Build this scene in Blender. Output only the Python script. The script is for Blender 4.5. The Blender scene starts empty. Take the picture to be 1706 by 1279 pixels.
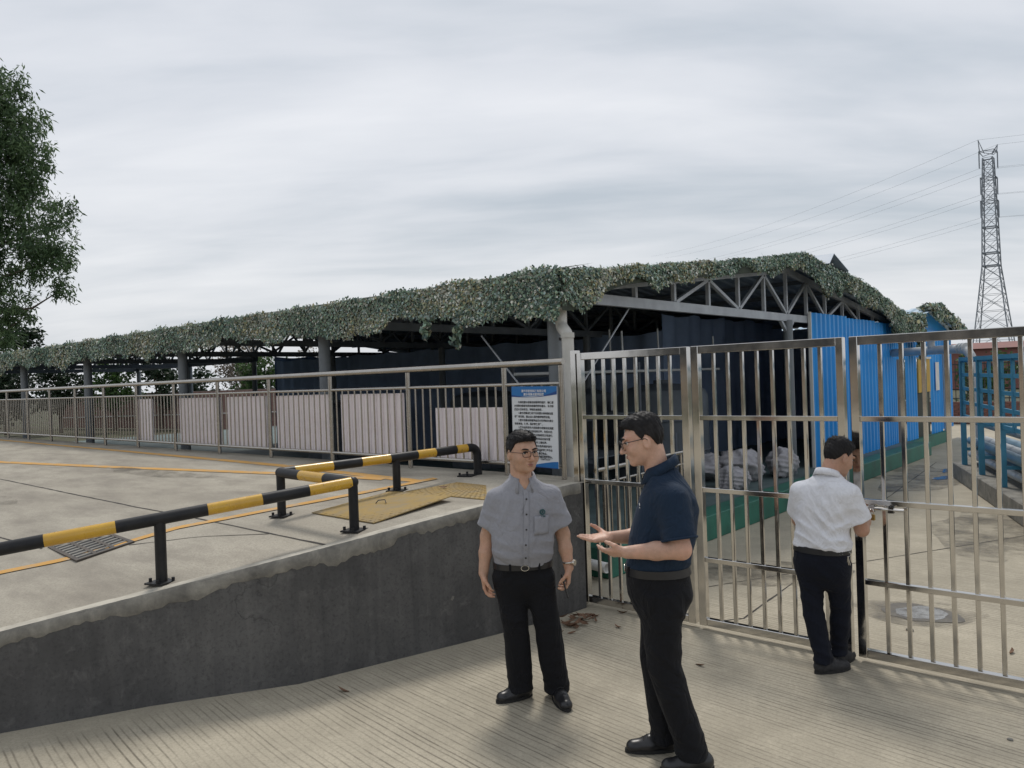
import bpy, bmesh, math, random
import numpy as np
from mathutils import Vector, Matrix
random.seed(7); rng = np.random.default_rng(7)
scene = bpy.context.scene
COL = scene.collection
R_ = math.radians

# ------------------------------------------------------------------ camera
cam_data = bpy.data.cameras.new('camera'); cam = bpy.data.objects.new('camera', cam_data); COL.objects.link(cam)
yaw, pitch, roll = R_(41.3), math.atan(6.5/1281), 0.035
d0 = Vector((-math.sin(yaw), math.cos(yaw), 0)); r0 = Vector((math.cos(yaw), math.sin(yaw), 0)); up = Vector((0, 0, 1))
fw = math.cos(pitch)*d0 - math.sin(pitch)*up; u0 = math.cos(pitch)*up + math.sin(pitch)*d0
cxv = math.cos(roll)*r0 - math.sin(roll)*u0; cyv = math.sin(roll)*r0 + math.cos(roll)*u0
M = Matrix((cxv, cyv, -fw)).transposed().to_4x4(); M.translation = Vector((0, 0, 2.0))
cam.matrix_world = M
cam_data.sensor_width = 36; cam_data.sensor_fit = 'HORIZONTAL'; cam_data.lens = 27.03
cam_data.clip_start = 0.05; cam_data.clip_end = 3000
scene.camera = cam

# ------------------------------------------------------------------ sky, sun, exposure
SUN_EL, SUN_AZ = 58, 40            # degrees; azimuth from +Y towards -X
world = bpy.data.worlds.new('World'); scene.world = world; world.use_nodes = True
nt = world.node_tree; N = nt.nodes; L = nt.links; N.clear()
wo = N.new('ShaderNodeOutputWorld'); bg = N.new('ShaderNodeBackground'); bg.inputs[1].default_value = 0.10
L.new(bg.outputs[0], wo.inputs[0])
sky = N.new('ShaderNodeTexSky'); sky.sky_type = 'NISHITA'; sky.sun_disc = False
sky.sun_elevation = R_(SUN_EL); sky.sun_rotation = R_(-SUN_AZ); sky.dust_density = 3; sky.air_density = 1.5
tc = N.new('ShaderNodeTexCoord'); sep = N.new('ShaderNodeSeparateXYZ'); L.new(tc.outputs['Generated'], sep.inputs[0])
def wm(op, a, b=None, c=None):
    m = N.new('ShaderNodeMath'); m.operation = op
    for i, v in enumerate((a, b, c)):
        if v is None: continue
        if isinstance(v, (int, float)): m.inputs[i].default_value = v
        else: L.new(v, m.inputs[i])
    return m.outputs[0]
zz = wm('ADD', wm('ABSOLUTE', sep.outputs[2]), 0.16)
px_ = wm('DIVIDE', sep.outputs[0], zz); py_ = wm('DIVIDE', sep.outputs[1], zz)
cmb = N.new('ShaderNodeCombineXYZ'); L.new(px_, cmb.inputs[0]); L.new(py_, cmb.inputs[1])
# cloud deck: streets running across the view, torn by a finer octave
mr_ = N.new('ShaderNodeMapping'); mr_.inputs['Rotation'].default_value = (0, 0, R_(-40)); L.new(cmb.outputs[0], mr_.inputs[0])
mp = N.new('ShaderNodeMapping'); mp.inputs['Scale'].default_value = (0.42, 1.15, 1)
mp.inputs['Location'].default_value = (2.3, 0.9, 0)
L.new(mr_.outputs[0], mp.inputs[0])
n1 = N.new('ShaderNodeTexNoise'); n1.inputs['Scale'].default_value = 0.9; n1.inputs['Detail'].default_value = 6; n1.inputs['Roughness'].default_value = 0.52; n1.inputs['Distortion'].default_value = 0.5
n2 = N.new('ShaderNodeTexNoise'); n2.inputs['Scale'].default_value = 3.1; n2.inputs['Detail'].default_value = 5; n2.inputs['Roughness'].default_value = 0.5; n2.inputs['Distortion'].default_value = 0.3
L.new(mp.outputs[0], n1.inputs[0]); L.new(mp.outputs[0], n2.inputs[0])
cl = wm('ADD', wm('MULTIPLY', n1.outputs[0], 0.62), wm('MULTIPLY', n2.outputs[0], 0.38))
cr = N.new('ShaderNodeValToRGB'); L.new(cl, cr.inputs[0])
E_ = cr.color_ramp.elements
E_[0].position = 0.34; E_[0].color = (4.05, 4.5, 5.05, 1)
E_[1].position = 0.66; E_[1].color = (6.9, 7.0, 7.3, 1)
e = E_.new(0.5); e.color = (5.7, 5.92, 6.35, 1)
# towards the horizon the deck closes to an even pale grey
hz = N.new('ShaderNodeMapRange'); hz.inputs[1].default_value = 0.0; hz.inputs[2].default_value = 0.20; hz.inputs[3].default_value = 0.40; hz.inputs[4].default_value = 0.0
L.new(sep.outputs[2], hz.inputs[0])
mixh = N.new('ShaderNodeMix'); mixh.data_type = 'RGBA'; L.new(hz.outputs[0], mixh.inputs[0]); L.new(cr.outputs[0], mixh.inputs[6]); mixh.inputs[7].default_value = (7.2, 7.5, 7.9, 1)
mixs = N.new('ShaderNodeMix'); mixs.data_type = 'RGBA'; mixs.inputs[0].default_value = 0.90
L.new(sky.outputs[0], mixs.inputs[6]); L.new(mixh.outputs[2], mixs.inputs[7]); L.new(mixs.outputs[2], bg.inputs[0])

sd = bpy.data.lights.new('sun', 'SUN'); sd.energy = 1.5; sd.angle = R_(11); sd.color = (1.0, 0.95, 0.88)
sun = bpy.data.objects.new('sun', sd); COL.objects.link(sun)
sv = Vector((-math.sin(R_(SUN_AZ))*math.cos(R_(SUN_EL)), math.cos(R_(SUN_AZ))*math.cos(R_(SUN_EL)), math.sin(R_(SUN_EL))))
sun.rotation_euler = (-sv).to_track_quat('-Z', 'Y').to_euler()
vs = scene.view_settings; vs.view_transform = 'Standard'; vs.look = 'None'; vs.exposure = 0.30; vs.gamma = 1.0; vs.use_curve_mapping = False
scene.cycles.max_bounces = 8; scene.cycles.use_denoising = True

# ------------------------------------------------------------------ helpers
def node(t, typ, **kw):
    n = t.nodes.new(typ)
    for k, v in kw.items(): setattr(n, k, v)
    return n
class MatB:
    """small node-graph builder around one Principled BSDF"""
    def __init__(s, name):
        s.m = bpy.data.materials.new(name); s.m.use_nodes = True; s.t = s.m.node_tree
        s.b = s.t.nodes['Principled BSDF']; s.out = s.t.nodes['Material Output']
        s.tc = node(s.t, 'ShaderNodeTexCoord'); s.co = s.tc.outputs['Object']
    def link(s, a, b): s.t.links.new(a, b)
    def val(s, sock, v):
        if isinstance(v, (int, float)): sock.default_value = v
        elif isinstance(v, (tuple, list)): sock.default_value = tuple(v) + ((1,) if len(v) == 3 and sock.type == 'RGBA' else ())
        else: s.link(v, sock)
    def map(s, scale=(1, 1, 1), rot=(0, 0, 0), loc=(0, 0, 0), src=None):
        m = node(s.t, 'ShaderNodeMapping'); m.inputs['Scale'].default_value = scale; m.inputs['Rotation'].default_value = rot; m.inputs['Location'].default_value = loc
        s.link(src or s.co, m.inputs[0]); return m.outputs[0]
    def noise(s, scale, detail=4, rough=0.55, dist=0, src=None):
        n = node(s.t, 'ShaderNodeTexNoise'); n.inputs['Scale'].default_value = scale; n.inputs['Detail'].default_value = detail
        n.inputs['Roughness'].default_value = rough; n.inputs['Distortion'].default_value = dist; s.link(src or s.co, n.inputs[0]); return n.outputs[0]
    def ramp(s, fac, stops):
        r = node(s.t, 'ShaderNodeValToRGB'); els = r.color_ramp.elements
        while len(els) < len(stops): els.new(0.5)
        for e, (p, c) in zip(els, stops):
            e.position = p; e.color = (c, c, c, 1) if isinstance(c, (int, float)) else tuple(c) + (1,)
        s.link(fac, r.inputs[0]); return r.outputs[0]
    def math(s, op, a, b=0.0, c=None, clamp=False):
        m = node(s.t, 'ShaderNodeMath', operation=op, use_clamp=clamp)
        s.val(m.inputs[0], a); s.val(m.inputs[1], b)
        if c is not None: s.val(m.inputs[2], c)
        return m.outputs[0]
    def mix(s, fac, a, b, mode='MIX'):
        m = node(s.t, 'ShaderNodeMix', data_type='RGBA', blend_type=mode); s.val(m.inputs[0], fac); s.val(m.inputs[6], a); s.val(m.inputs[7], b); return m.outputs[2]
    def bump(s, h, strength=0.3, dist=0.01, prev=None):
        n = node(s.t, 'ShaderNodeBump'); n.inputs['Strength'].default_value = strength; n.inputs['Distance'].default_value = dist; s.link(h, n.inputs['Height'])
        if prev is not None: s.link(prev, n.inputs['Normal'])
        return n.outputs[0]
    def fin(s, col=None, rough=None, metal=None, nrm=None, spec=None):
        if col is not None: s.val(s.b.inputs['Base Color'], col)
        if rough is not None: s.val(s.b.inputs['Roughness'], rough)
        if metal is not None: s.val(s.b.inputs['Metallic'], metal)
        if nrm is not None: s.link(nrm, s.b.inputs['Normal'])
        if spec is not None: s.val(s.b.inputs['Specular IOR Level'], spec)
        return s.m
def simple(name, c1, c2=None, scale=6, rough=0.6, metal=0.0, bump=0.0, bscale=40, spec=None, lo=0.35, hi=0.65):
    b = MatB(name)
    c2 = c2 or tuple(x*0.75 for x in c1)
    n = b.noise(scale, 5, 0.6)
    col = b.ramp(n, [(lo, c2), (hi, c1)])
    rn = b.math('MULTIPLY_ADD', n, 0.2, rough - 0.1, clamp=True)
    return b.fin(col, rn, metal, b.bump(b.noise(bscale, 3), bump, 0.005) if bump else None, spec)

class MB:
    def __init__(s): s.v = []; s.f = []
    def add(s, v, f):
        o = len(s.v); s.v += [tuple(x) for x in v]; s.f += [tuple(i+o for i in q) for q in f]; return s
    def box(s, c, size, rz=0.0, M=None):
        hx, hy, hz = size[0]/2, size[1]/2, size[2]/2
        v = [Vector((x, y, z)) for z in (-hz, hz) for y in (-hy, hy) for x in (-hx, hx)]
        m = M if M is not None else Matrix.Rotation(rz, 3, 'Z')
        v = [m @ p + Vector(c) for p in v]
        return s.add(v, [(0, 2, 3, 1), (4, 5, 7, 6), (0, 1, 5, 4), (2, 6, 7, 3), (0, 4, 6, 2), (1, 3, 7, 5)])
    def beam(s, a, b, w, h, upv=(0, 0, 1)):
        a, b = Vector(a), Vector(b); d = (b-a); l = d.length; d.normalize()
        upv = Vector(upv)
        if abs(d.dot(upv)) > 0.98: upv = Vector((0, 1, 0))
        x = d.cross(upv).normalized(); y = x.cross(d)
        return s.box((a+b)/2, (w, l, h), M=Matrix((x, d, y)).transposed())
    def tube(s, pts, r, n=10, cap=True, r2=None):
        pts = [Vector(p) for p in pts]; k = len(pts); o = len(s.v)
        rs = r if isinstance(r, (list, tuple)) else [r + (((r2 if r2 is not None else r) - r)*i/max(1, k-1)) for i in range(k)]
        ref = None
        for i, p in enumerate(pts):
            t = (pts[min(i+1, k-1)] - pts[max(i-1, 0)]).normalized()
            if ref is None: ref = t.orthogonal().normalized()
            ref = (ref - t*ref.dot(t))
            ref = ref.normalized() if ref.length > 1e-6 else t.orthogonal().normalized()
            b = t.cross(ref)
            # mitre widening at sharp bends
            for j in range(n):
                a = 2*math.pi*j/n; s.v.append(tuple(p + (ref*math.cos(a) + b*math.sin(a))*rs[i]))
        for i in range(k-1):
            for j in range(n):
                j2 = (j+1) % n; s.f.append((o+i*n+j, o+i*n+j2, o+(i+1)*n+j2, o+(i+1)*n+j))
        if cap:
            s.f.append(tuple(o+j for j in reversed(range(n)))); s.f.append(tuple(o+(k-1)*n+j for j in range(n)))
        return s
    def mesh(s, name, m=None, smooth=False, bevel=0):
        me = bpy.data.meshes.new(name); me.from_pydata(s.v, [], s.f); me.update()
        bm = bmesh.new(); bm.from_mesh(me); bmesh.ops.recalc_face_normals(bm, faces=bm.faces)
        if bevel: bmesh.ops.bevel(bm, geom=[e for e in bm.edges if e.is_manifold and e.calc_face_angle(0) > 0.6], offset=bevel, segments=1, affect='EDGES')
        bm.to_mesh(me); bm.free()
        if smooth: shade(me, smooth)
        if m: me.materials.append(m)
        return me
    def build(s, name, m, parent=None, smooth=False, loc=None, rz=0, bevel=0):
        return put(name, s.mesh(name, m, smooth, bevel), parent, loc, rz)
def shade(me, ang=True):
    me.polygons.foreach_set('use_smooth', [True]*len(me.polygons))
    if ang is not True: me.set_sharp_from_angle(angle=R_(ang))
def put(name, me, parent=None, loc=None, rz=0, rot=None):
    o = bpy.data.objects.new(name, me); COL.objects.link(o)
    if parent: o.parent = parent
    if loc is not None: o.location = loc
    if rz: o.rotation_euler = (0, 0, rz)
    if rot is not None: o.rotation_euler = rot
    return o
def tag(o, label=None, cat=None, group=None, kind=None):
    if label: o['label'] = label
    if cat: o['category'] = cat
    if group: o['group'] = group
    if kind: o['kind'] = kind
    return o
def thing(name, loc, label, cat, group=None, rz=0):
    o = put(name, None, None, loc, rz); o.empty_display_size = 0.2
    return tag(o, label, cat, group)
def bend(p, q, r, r_in=0.06, n=5):
    """rounded corner p-q-r for a tube path"""
    p, q, r = Vector(p), Vector(q), Vector(r)
    a = q + (p-q).normalized()*r_in; c = q + (r-q).normalized()*r_in
    return [((1-t)**2)*a + 2*t*(1-t)*q + t*t*c for t in [i/(n-1) for i in range(n)]]

# ------------------------------------------------------------------ materials
MT = {}
def grooved(name, base, dark, rot):
    b = MatB(name)
    big = b.noise(0.4, 6, 0.62); mid = b.noise(2.2, 7, 0.66); fine = b.noise(55, 5, 0.75); grit = b.noise(190, 2, 0.6)
    k = lambda s: tuple(x*s for x in base)
    col = b.ramp(big, [(0.32, k(0.74)), (0.5, k(1.0)), (0.72, k(1.14))])
    col = b.mix(b.ramp(mid, [(0.40, 0.0), (0.68, 0.55)]), col, k(0.70))
    col = b.mix(b.ramp(b.noise(6.5, 6, 0.7), [(0.50, 0.0), (0.72, 0.5)]), col, k(1.28))
    col = b.mix(b.ramp(fine, [(0.46, 0.0), (0.66, 0.55)]), col, k(0.58))
    col = b.mix(b.ramp(grit, [(0.60, 0.0), (0.70, 0.5)]), col, k(0.45))
    # straight hand-combed grooves, each with its own offset and depth
    mpv = b.map((1, 1, 1), (0, 0, rot)); sx = node(b.t, 'ShaderNodeSeparateXYZ'); b.link(mpv, sx.inputs[0])
    ph = b.math('ADD', b.math('MULTIPLY', sx.outputs[1], 23.0), b.math('MULTIPLY', b.noise(0.5, 1, 0.4), 1.5))
    ph = b.math('ADD', ph, b.math('MULTIPLY', b.noise(2.2, 2, 0.5), 0.35))
    per = node(b.t, 'ShaderNodeTexWhiteNoise', noise_dimensions='1D'); b.link(b.math('FLOOR', ph), per.inputs['W'])
    sc = node(b.t, 'ShaderNodeSeparateColor'); b.link(per.outputs['Color'], sc.inputs[0])
    tri = b.math('ABSOLUTE', b.math('ADD', b.math('SUBTRACT', b.math('FRACT', ph), 0.5), b.math('MULTIPLY_ADD', sc.outputs[0], 0.5, -0.25)))
    line = b.ramp(tri, [(0.0, 1.0), (0.06, 0.95), (0.14, 0.0)])
    soft = b.ramp(tri, [(0.0, 0.45), (0.24, 0.0)])
    wear = b.ramp(b.noise(0.9, 4, 0.62, src=b.map((0.45, 1.3, 1), (0, 0, rot))), [(0.33, 0.12), (0.55, 1.0)])
    brk = b.ramp(b.noise(7, 4, 0.6), [(0.30, 0.25), (0.55, 1.0)])
    dep = b.math('MULTIPLY', b.math('MULTIPLY', wear, brk), b.math('MULTIPLY_ADD', sc.outputs[1], 0.65, 0.35))
    # the comb stopped short of the retaining wall
    s0 = node(b.t, 'ShaderNodeSeparateXYZ'); b.link(b.co, s0.inputs[0])
    dw = b.math('SUBTRACT', s0.outputs[0], b.math('MULTIPLY_ADD', s0.outputs[1], 0.345, -5.84)); dw = b.math('ADD', dw, b.math('MULTIPLY_ADD', b.noise(1.8, 4), 0.5, -0.25))
    dep = b.math('MULTIPLY', dep, b.ramp(dw, [(0.22, 0.0), (0.42, 1.0)]))
    col = b.mix(b.math('MULTIPLY', b.math('MULTIPLY', soft, dep), 0.5), col, k(0.55))
    line = b.math('MULTIPLY', line, dep)
    col = b.mix(b.math('MULTIPLY', line, 0.72), col, dark)
    nr = b.bump(b.math('SUBTRACT', b.math('MULTIPLY', fine, 0.5), line), 0.6, 0.006)
    return b.fin(col, b.math('MULTIPLY_ADD', mid, 0.2, 0.70), 0, nr, 0.3)
MT['yard'] = grooved('combed_concrete', (0.44, 0.395, 0.305), (0.095, 0.08, 0.058), R_(7))

def concrete_ramp():
    b = MatB('ramp_concrete')
    big = b.noise(0.5, 6, 0.62, src=b.map((0.35, 1.0, 1))); mid = b.noise(3.0, 6, 0.65, src=b.map((0.4, 1.2, 1))); fine = b.noise(70, 4, 0.7)
    base = (0.41, 0.375, 0.305)
    col = b.ramp(big, [(0.34, (0.29, 0.26, 0.21)), (0.5, base), (0.70, (0.49, 0.45, 0.37))])
    col = b.mix(b.ramp(mid, [(0.42, 0.0), (0.66, 0.7)]), col, (0.22, 0.195, 0.16))
    oil = b.ramp(b.noise(0.9, 5, 0.6, src=b.map((0.22, 1.3, 1), (0, 0, 0.1))), [(0.60, 0.0), (0.70, 0.6)])
    col = b.mix(oil, col, (0.16, 0.145, 0.12))
    col = b.mix(b.math('MULTIPLY', b.ramp(fine, [(0.42, 0.0), (0.66, 1.0)]), 0.5), col, (0.19, 0.175, 0.145))
    return b.fin(col, 0.75, 0, b.bump(b.math('ADD', fine, b.math('MULTIPLY', mid, 2.0)), 0.25, 0.004), 0.3)
MT['ramp'] = concrete_ramp()
def render_wall():
    b = MatB('dark_cement_render')
    big = b.noise(0.9, 6, 0.62); streak = b.noise(1.6, 5, 0.6, src=b.map((3.4, 3.4, 0.5))); fine = b.noise(45, 5, 0.7)
    col = b.ramp(big, [(0.30, (0.060, 0.059, 0.059)), (0.52, (0.092, 0.091, 0.090)), (0.75, (0.145, 0.143, 0.139))])
    col = b.mix(b.ramp(streak, [(0.50, 0.0), (0.80, 0.45)]), col, (0.20, 0.195, 0.185))
    col = b.mix(b.ramp(b.noise(2.2, 6, 0.7, 0.6), [(0.62, 0.0), (0.74, 0.55)]), col, (0.24, 0.235, 0.22))
    col = b.mix(b.ramp(fine, [(0.50, 0.0), (0.68, 0.55)]), col, (0.045, 0.044, 0.045)); col = b.mix(b.ramp(b.noise(9, 6, 0.72, 0.4), [(0.54, 0.0), (0.70, 0.40)]), col, (0.19, 0.187, 0.18))
    run = b.noise(1.0, 6, 0.62, src=b.map((9.0, 9.0, 0.35))); col = b.mix(b.ramp(run, [(0.58, 0.0), (0.78, 0.3)]), col, (0.21, 0.205, 0.195)); col = b.mix(b.ramp(run, [(0.28, 0.3), (0.42, 0.0)]), col, (0.04, 0.04, 0.041))
    v = node(b.t, 'ShaderNodeTexVoronoi', feature='DISTANCE_TO_EDGE'); v.inputs['Scale'].default_value = 0.55
    wv = node(b.t, 'ShaderNodeVectorMath', operation='ADD'); b.link(b.co, wv.inputs[0])
    nz = node(b.t, 'ShaderNodeTexNoise'); nz.inputs['Scale'].default_value = 3.5; nz.inputs['Detail'].default_value = 5; b.link(b.co, nz.inputs[0])
    b.link(nz.outputs['Color'], wv.inputs[1]); b.link(wv.outputs[0], v.inputs['Vector'])
    crack = b.math('MULTIPLY', b.ramp(v.outputs['Distance'], [(0.0, 1.0), (0.005, 0.0)]), b.ramp(b.noise(0.8, 2), [(0.5, 0.0), (0.56, 1.0)]))
    col = b.mix(b.math('MULTIPLY', crack, 0.45), col, (0.03, 0.03, 0.03))
    return b.fin(col, 0.85, 0, b.bump(b.math('SUBTRACT', b.math('ADD', fine, b.math('MULTIPLY', big, 1.5)), crack), 0.35, 0.006), 0.25)
MT['wall'] = render_wall()
def cap_mat():
    b = MatB('weathered_cap_concrete')
    n = b.noise(5, 6, 0.7, 0.3); m = b.noise(22, 5, 0.7)
    col = b.ramp(n, [(0.3, (0.13, 0.126, 0.116)), (0.5, (0.235, 0.225, 0.20)), (0.72, (0.36, 0.345, 0.30))])
    col = b.mix(b.ramp(m, [(0.5, 0.0), (0.75, 0.5)]), col, (0.15, 0.145, 0.135))
    return b.fin(col, 0.85, 0, b.bump(m, 0.4, 0.006), 0.25)
MT['cap'] = cap_mat(); MT['captop'] = simple('pale_cap_edge', (0.50, 0.47, 0.395), (0.36, 0.335, 0.28), 7, 0.85, bump=0.3, lo=0.36, hi=0.6)
MT['joint'] = simple('tar_joint', (0.05, 0.045, 0.04), rough=0.9)
def paint_worn(name, c, under=(0.36, 0.33, 0.27), th=0.62):
    b = MatB(name)
    w = b.ramp(b.noise(7, 6, 0.72), [(th-0.12, 0.0), (th+0.10, 0.9)])
    col = b.mix(w, b.ramp(b.noise(2.5, 3), [(0.3, tuple(x*0.85 for x in c)), (0.7, c)]), under)
    return b.fin(col, 0.7, 0, None, 0.3)
MT['line'] = paint_worn('worn_orange_paint', (0.60, 0.33, 0.085))
MT['plate'] = paint_worn('worn_yellow_plate', (0.36, 0.245, 0.08), (0.27, 0.215, 0.13), 0.55)
def steel(name, col, rough, nscale=8):
    b = MatB(name)
    n = b.noise(nscale, 4, 0.6)
    c = b.ramp(n, [(0.3, tuple(x*0.86 for x in col)), (0.7, col)])
    return b.fin(c, b.math('MULTIPLY_ADD', n, 0.14, rough-0.07), 1.0, b.bump(b.noise(3.5, 2), 0.12, 0.01))
MT['gate'] = steel('polished_gate_steel', (0.65, 0.63, 0.60), 0.11)
MT['rail'] = steel('dull_rail_steel', (0.47, 0.44, 0.40), 0.26)
MT['black'] = simple('black_rail_paint', (0.010, 0.011, 0.014), (0.020, 0.020, 0.021), 9, 0.45, spec=0.3)
def chipped(name, c, c2, chip, rough, spec):
    b = MatB(name); col = b.ramp(b.noise(6, 4), [(.35, c2), (.65, c)])
    col = b.mix(b.ramp(b.noise(26, 5, .7), [(.63, 0.0), (.68, .85)]), col, chip); col = b.mix(b.ramp(b.noise(3, 6, .7, .5), [(.52, 0.0), (.75, .45)]), col, tuple(x*.55 for x in c))
    return b.fin(col, b.math('MULTIPLY_ADD', b.noise(9, 3), .3, rough-.12), 0, b.bump(b.noise(40, 3), .1, .003), spec)
MT['yellow'] = chipped('yellow_rail_paint', (0.62, 0.36, 0.02), (0.52, 0.29, 0.02), (0.10, 0.08, 0.06), 0.24, 0.8)
MT['board'] = simple('pale_pink_board', (0.88, 0.815, 0.83), (0.78, 0.72, 0.735), 3, 0.55)
MT['pvc'] = simple('grey_pvc', (0.62, 0.61, 0.57), (0.50, 0.49, 0.45), 3, 0.4)
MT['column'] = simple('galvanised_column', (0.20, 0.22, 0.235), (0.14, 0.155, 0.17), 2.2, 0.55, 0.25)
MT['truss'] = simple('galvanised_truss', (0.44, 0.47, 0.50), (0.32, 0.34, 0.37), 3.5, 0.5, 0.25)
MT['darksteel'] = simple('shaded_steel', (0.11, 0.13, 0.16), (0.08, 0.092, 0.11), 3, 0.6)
MT['roof'] = simple('blue_grey_roof_sheet', (0.30, 0.37, 0.46), (0.23, 0.29, 0.37), 2, 0.55)
MT['roofpale'] = simple('pale_blue_roof_sheet', (0.42, 0.55, 0.66), (0.34, 0.45, 0.55), 2, 0.5)
MT['added_curtain'] = simple('haze_lifted_cloth', (0.30, 0.39, 0.56), (0.22, 0.29, 0.42), 1.2, 0.9, spec=0.1)  # added cloth; blue lift of the hazy interior is put into its colour
MT['blue'] = simple('blue_painted_sheet', (0.028, 0.33, 0.80), (0.022, 0.27, 0.68), 0.9, 0.42, spec=0.4)
MT['green'] = simple('green_painted_concrete', (0.030, 0.165, 0.115), (0.022, 0.105, 0.075), 3, 0.6, bump=0.2, lo=0.3, hi=0.6)
MT['floor'] = simple('dark_green_floor', (0.12, 0.17, 0.17), (0.07, 0.10, 0.10), 1.5, 0.7)
MT['teal'] = simple('teal_painted_steel', (0.055, 0.235, 0.36), (0.045, 0.185, 0.285), 4, 0.5)
MT['pipegrey'] = simple('grey_steel_pipe', (0.46, 0.48, 0.49), (0.36, 0.38, 0.39), 3, 0.42)
MT['pipeblue'] = simple('blue_grey_pipe', (0.20, 0.30, 0.37), (0.15, 0.23, 0.29), 3, 0.4)
MT['bag'] = simple('woven_grey_bag', (0.47, 0.46, 0.48), (0.32, 0.31, 0.33), 5, 0.75, bump=0.5, bscale=14)
MT['iron'] = simple('dark_iron', (0.025, 0.025, 0.027), rough=0.6)
MT['brick'] = simple('red_brick', (0.22, 0.105, 0.085), (0.15, 0.072, 0.062), 12, 0.85, bump=0.3)
MT['mortar'] = simple('mortar', (0.27, 0.25, 0.23), rough=0.9)
MT['redroof'] = simple('red_sheet_wall', (0.24, 0.10, 0.085), (0.18, 0.075, 0.065), 1.5, 0.7)
MT['tan'] = simple('tan_wall', (0.39, 0.31, 0.23), (0.34, 0.27, 0.20), 0.7, 0.8)
MT['glass'] = simple('dark_window_glass', (0.03, 0.035, 0.04), rough=0.15)
MT['wood'] = simple('tree_bark', (0.16, 0.125, 0.095), (0.09, 0.07, 0.055), 5, 0.9, bump=0.6, bscale=9)
MT['earth'] = simple('grassy_earth', (0.085, 0.095, 0.045), (0.06, 0.05, 0.03), 0.5, 0.95)
MT['tower'] = simple('galvanised_lattice', (0.26, 0.285, 0.315), (0.21, 0.235, 0.265), 0.4, 0.6, 0.2)
MT['wire'] = simple('line_wire', (0.46, 0.49, 0.53), rough=0.6)
MT['dryleaf'] = simple('dry_brown_leaf', (0.22, 0.125, 0.07), (0.12, 0.065, 0.04), 9, 0.8)
MT['white'] = simple('white_sheet', (0.72, 0.72, 0.70), (0.62, 0.62, 0.60), 3, 0.5)
def leafmat(name, c1, c2, c3, scale=0.5):
    b = MatB(name)
    gi = node(b.t, 'ShaderNodeNewGeometry')
    n = b.math('ADD', b.math('MULTIPLY', b.noise(scale, 3), 0.6), b.math('MULTIPLY', gi.outputs['Random Per Island'], 0.4))
    col = b.ramp(n, [(0.30, c1), (0.5, c2), (0.72, c3)])
    b.fin(col, 0.5, 0, None, 0.35)
    tr = node(b.t, 'ShaderNodeBsdfTranslucent'); b.link(col, tr.inputs[0])
    mx = node(b.t, 'ShaderNodeMixShader'); mx.inputs[0].default_value = 0.28
    b.link(b.b.outputs[0], mx.inputs[1]); b.link(tr.outputs[0], mx.inputs[2]); b.link(mx.outputs[0], b.out.inputs[0])
    return b.m
MT['leaf_euc'] = leafmat('grey_green_leaves', (0.05, 0.09, 0.042), (0.09, 0.15, 0.065), (0.15, 0.22, 0.095))
MT['leaf_mid'] = leafmat('mid_green_leaves', (0.03, 0.065, 0.02), (0.055, 0.11, 0.03), (0.09, 0.16, 0.045))
MT['leaf_dark'] = leafmat('dark_green_leaves', (0.018, 0.034, 0.020), (0.03, 0.055, 0.03), (0.05, 0.08, 0.04))
MT['leaf_dry'] = leafmat('dry_brush_leaves', (0.16, 0.13, 0.10), (0.22, 0.19, 0.15), (0.28, 0.25, 0.20))
def netmat():
    b = MatB('camouflage_scraps')
    a = node(b.t, 'ShaderNodeAttribute'); a.attribute_name = 'tint'
    return b.fin(a.outputs['Color'], 0.8, 0, None, 0.15)
MT['net'] = netmat()
# ------------------------------------------------------------------ ground, yard, ramp
g = MB().add([(-900, -900, -0.06), (900, -900, -0.06), (900, 900, -0.06), (-900, 900, -0.06)], [(0, 1, 2, 3)]).build('ground', MT['earth']); tag(g, 'grassy earth beyond the yard', 'ground', kind='structure')
yard = MB().add([(-14, -45, 0), (30, -45, 0), (30, 32, 0), (-14, 32, 0)], [(0, 1, 2, 3)]).build('yard_pavement', MT['yard'])
tag(yard, 'combed beige concrete yard in front of and behind the gate', 'pavement', kind='structure')
def strip(name, pts, w, z, m, parent, jag=0.0, zf=None):
    """flat painted or recessed strip along a plan polyline; zf gives the surface height at y"""
    P = []
    for (x0, y0), (x1, y1) in zip(pts[:-1], pts[1:]):
        n = max(1, int(math.hypot(x1-x0, y1-y0)/0.15))
        P += [(x0+(x1-x0)*i/n, y0+(y1-y0)*i/n) for i in range(n)]
    P.append(pts[-1]); V = []; Fc = []
    for i, (x, y) in enumerate(P):
        a = P[max(0, i-1)]; c = P[min(len(P)-1, i+1)]; t = Vector((c[0]-a[0], c[1]-a[1])).normalized(); nx, ny = -t.y, t.x
        for sgn in (-1, 1):
            ww = w/2*(1+random.uniform(-jag, jag)); X, Y = x+nx*ww*sgn, y+ny*ww*sgn
            V.append((X, Y, (zf(Y) if zf else 0)+z))
        if i: o = 2*i; Fc.append((o-2, o-1, o+1, o))
    return MB().add(V, Fc).build(name, m, parent)
for pts in ([(-3.55, 6.3), (-2.56, 8.28), (-2.1, 9.2), (-1.66, 10.08), (-1.4, 10.6)], [(-2.95, 5.6), (-2.75, 5.88), (-2.84, 7.28), (-3.2, 9.3), (-3.93, 17.63)]):
    strip('expansion_joint', pts, 0.014, 0.003, MT['joint'], yard, 0.6)

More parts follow.
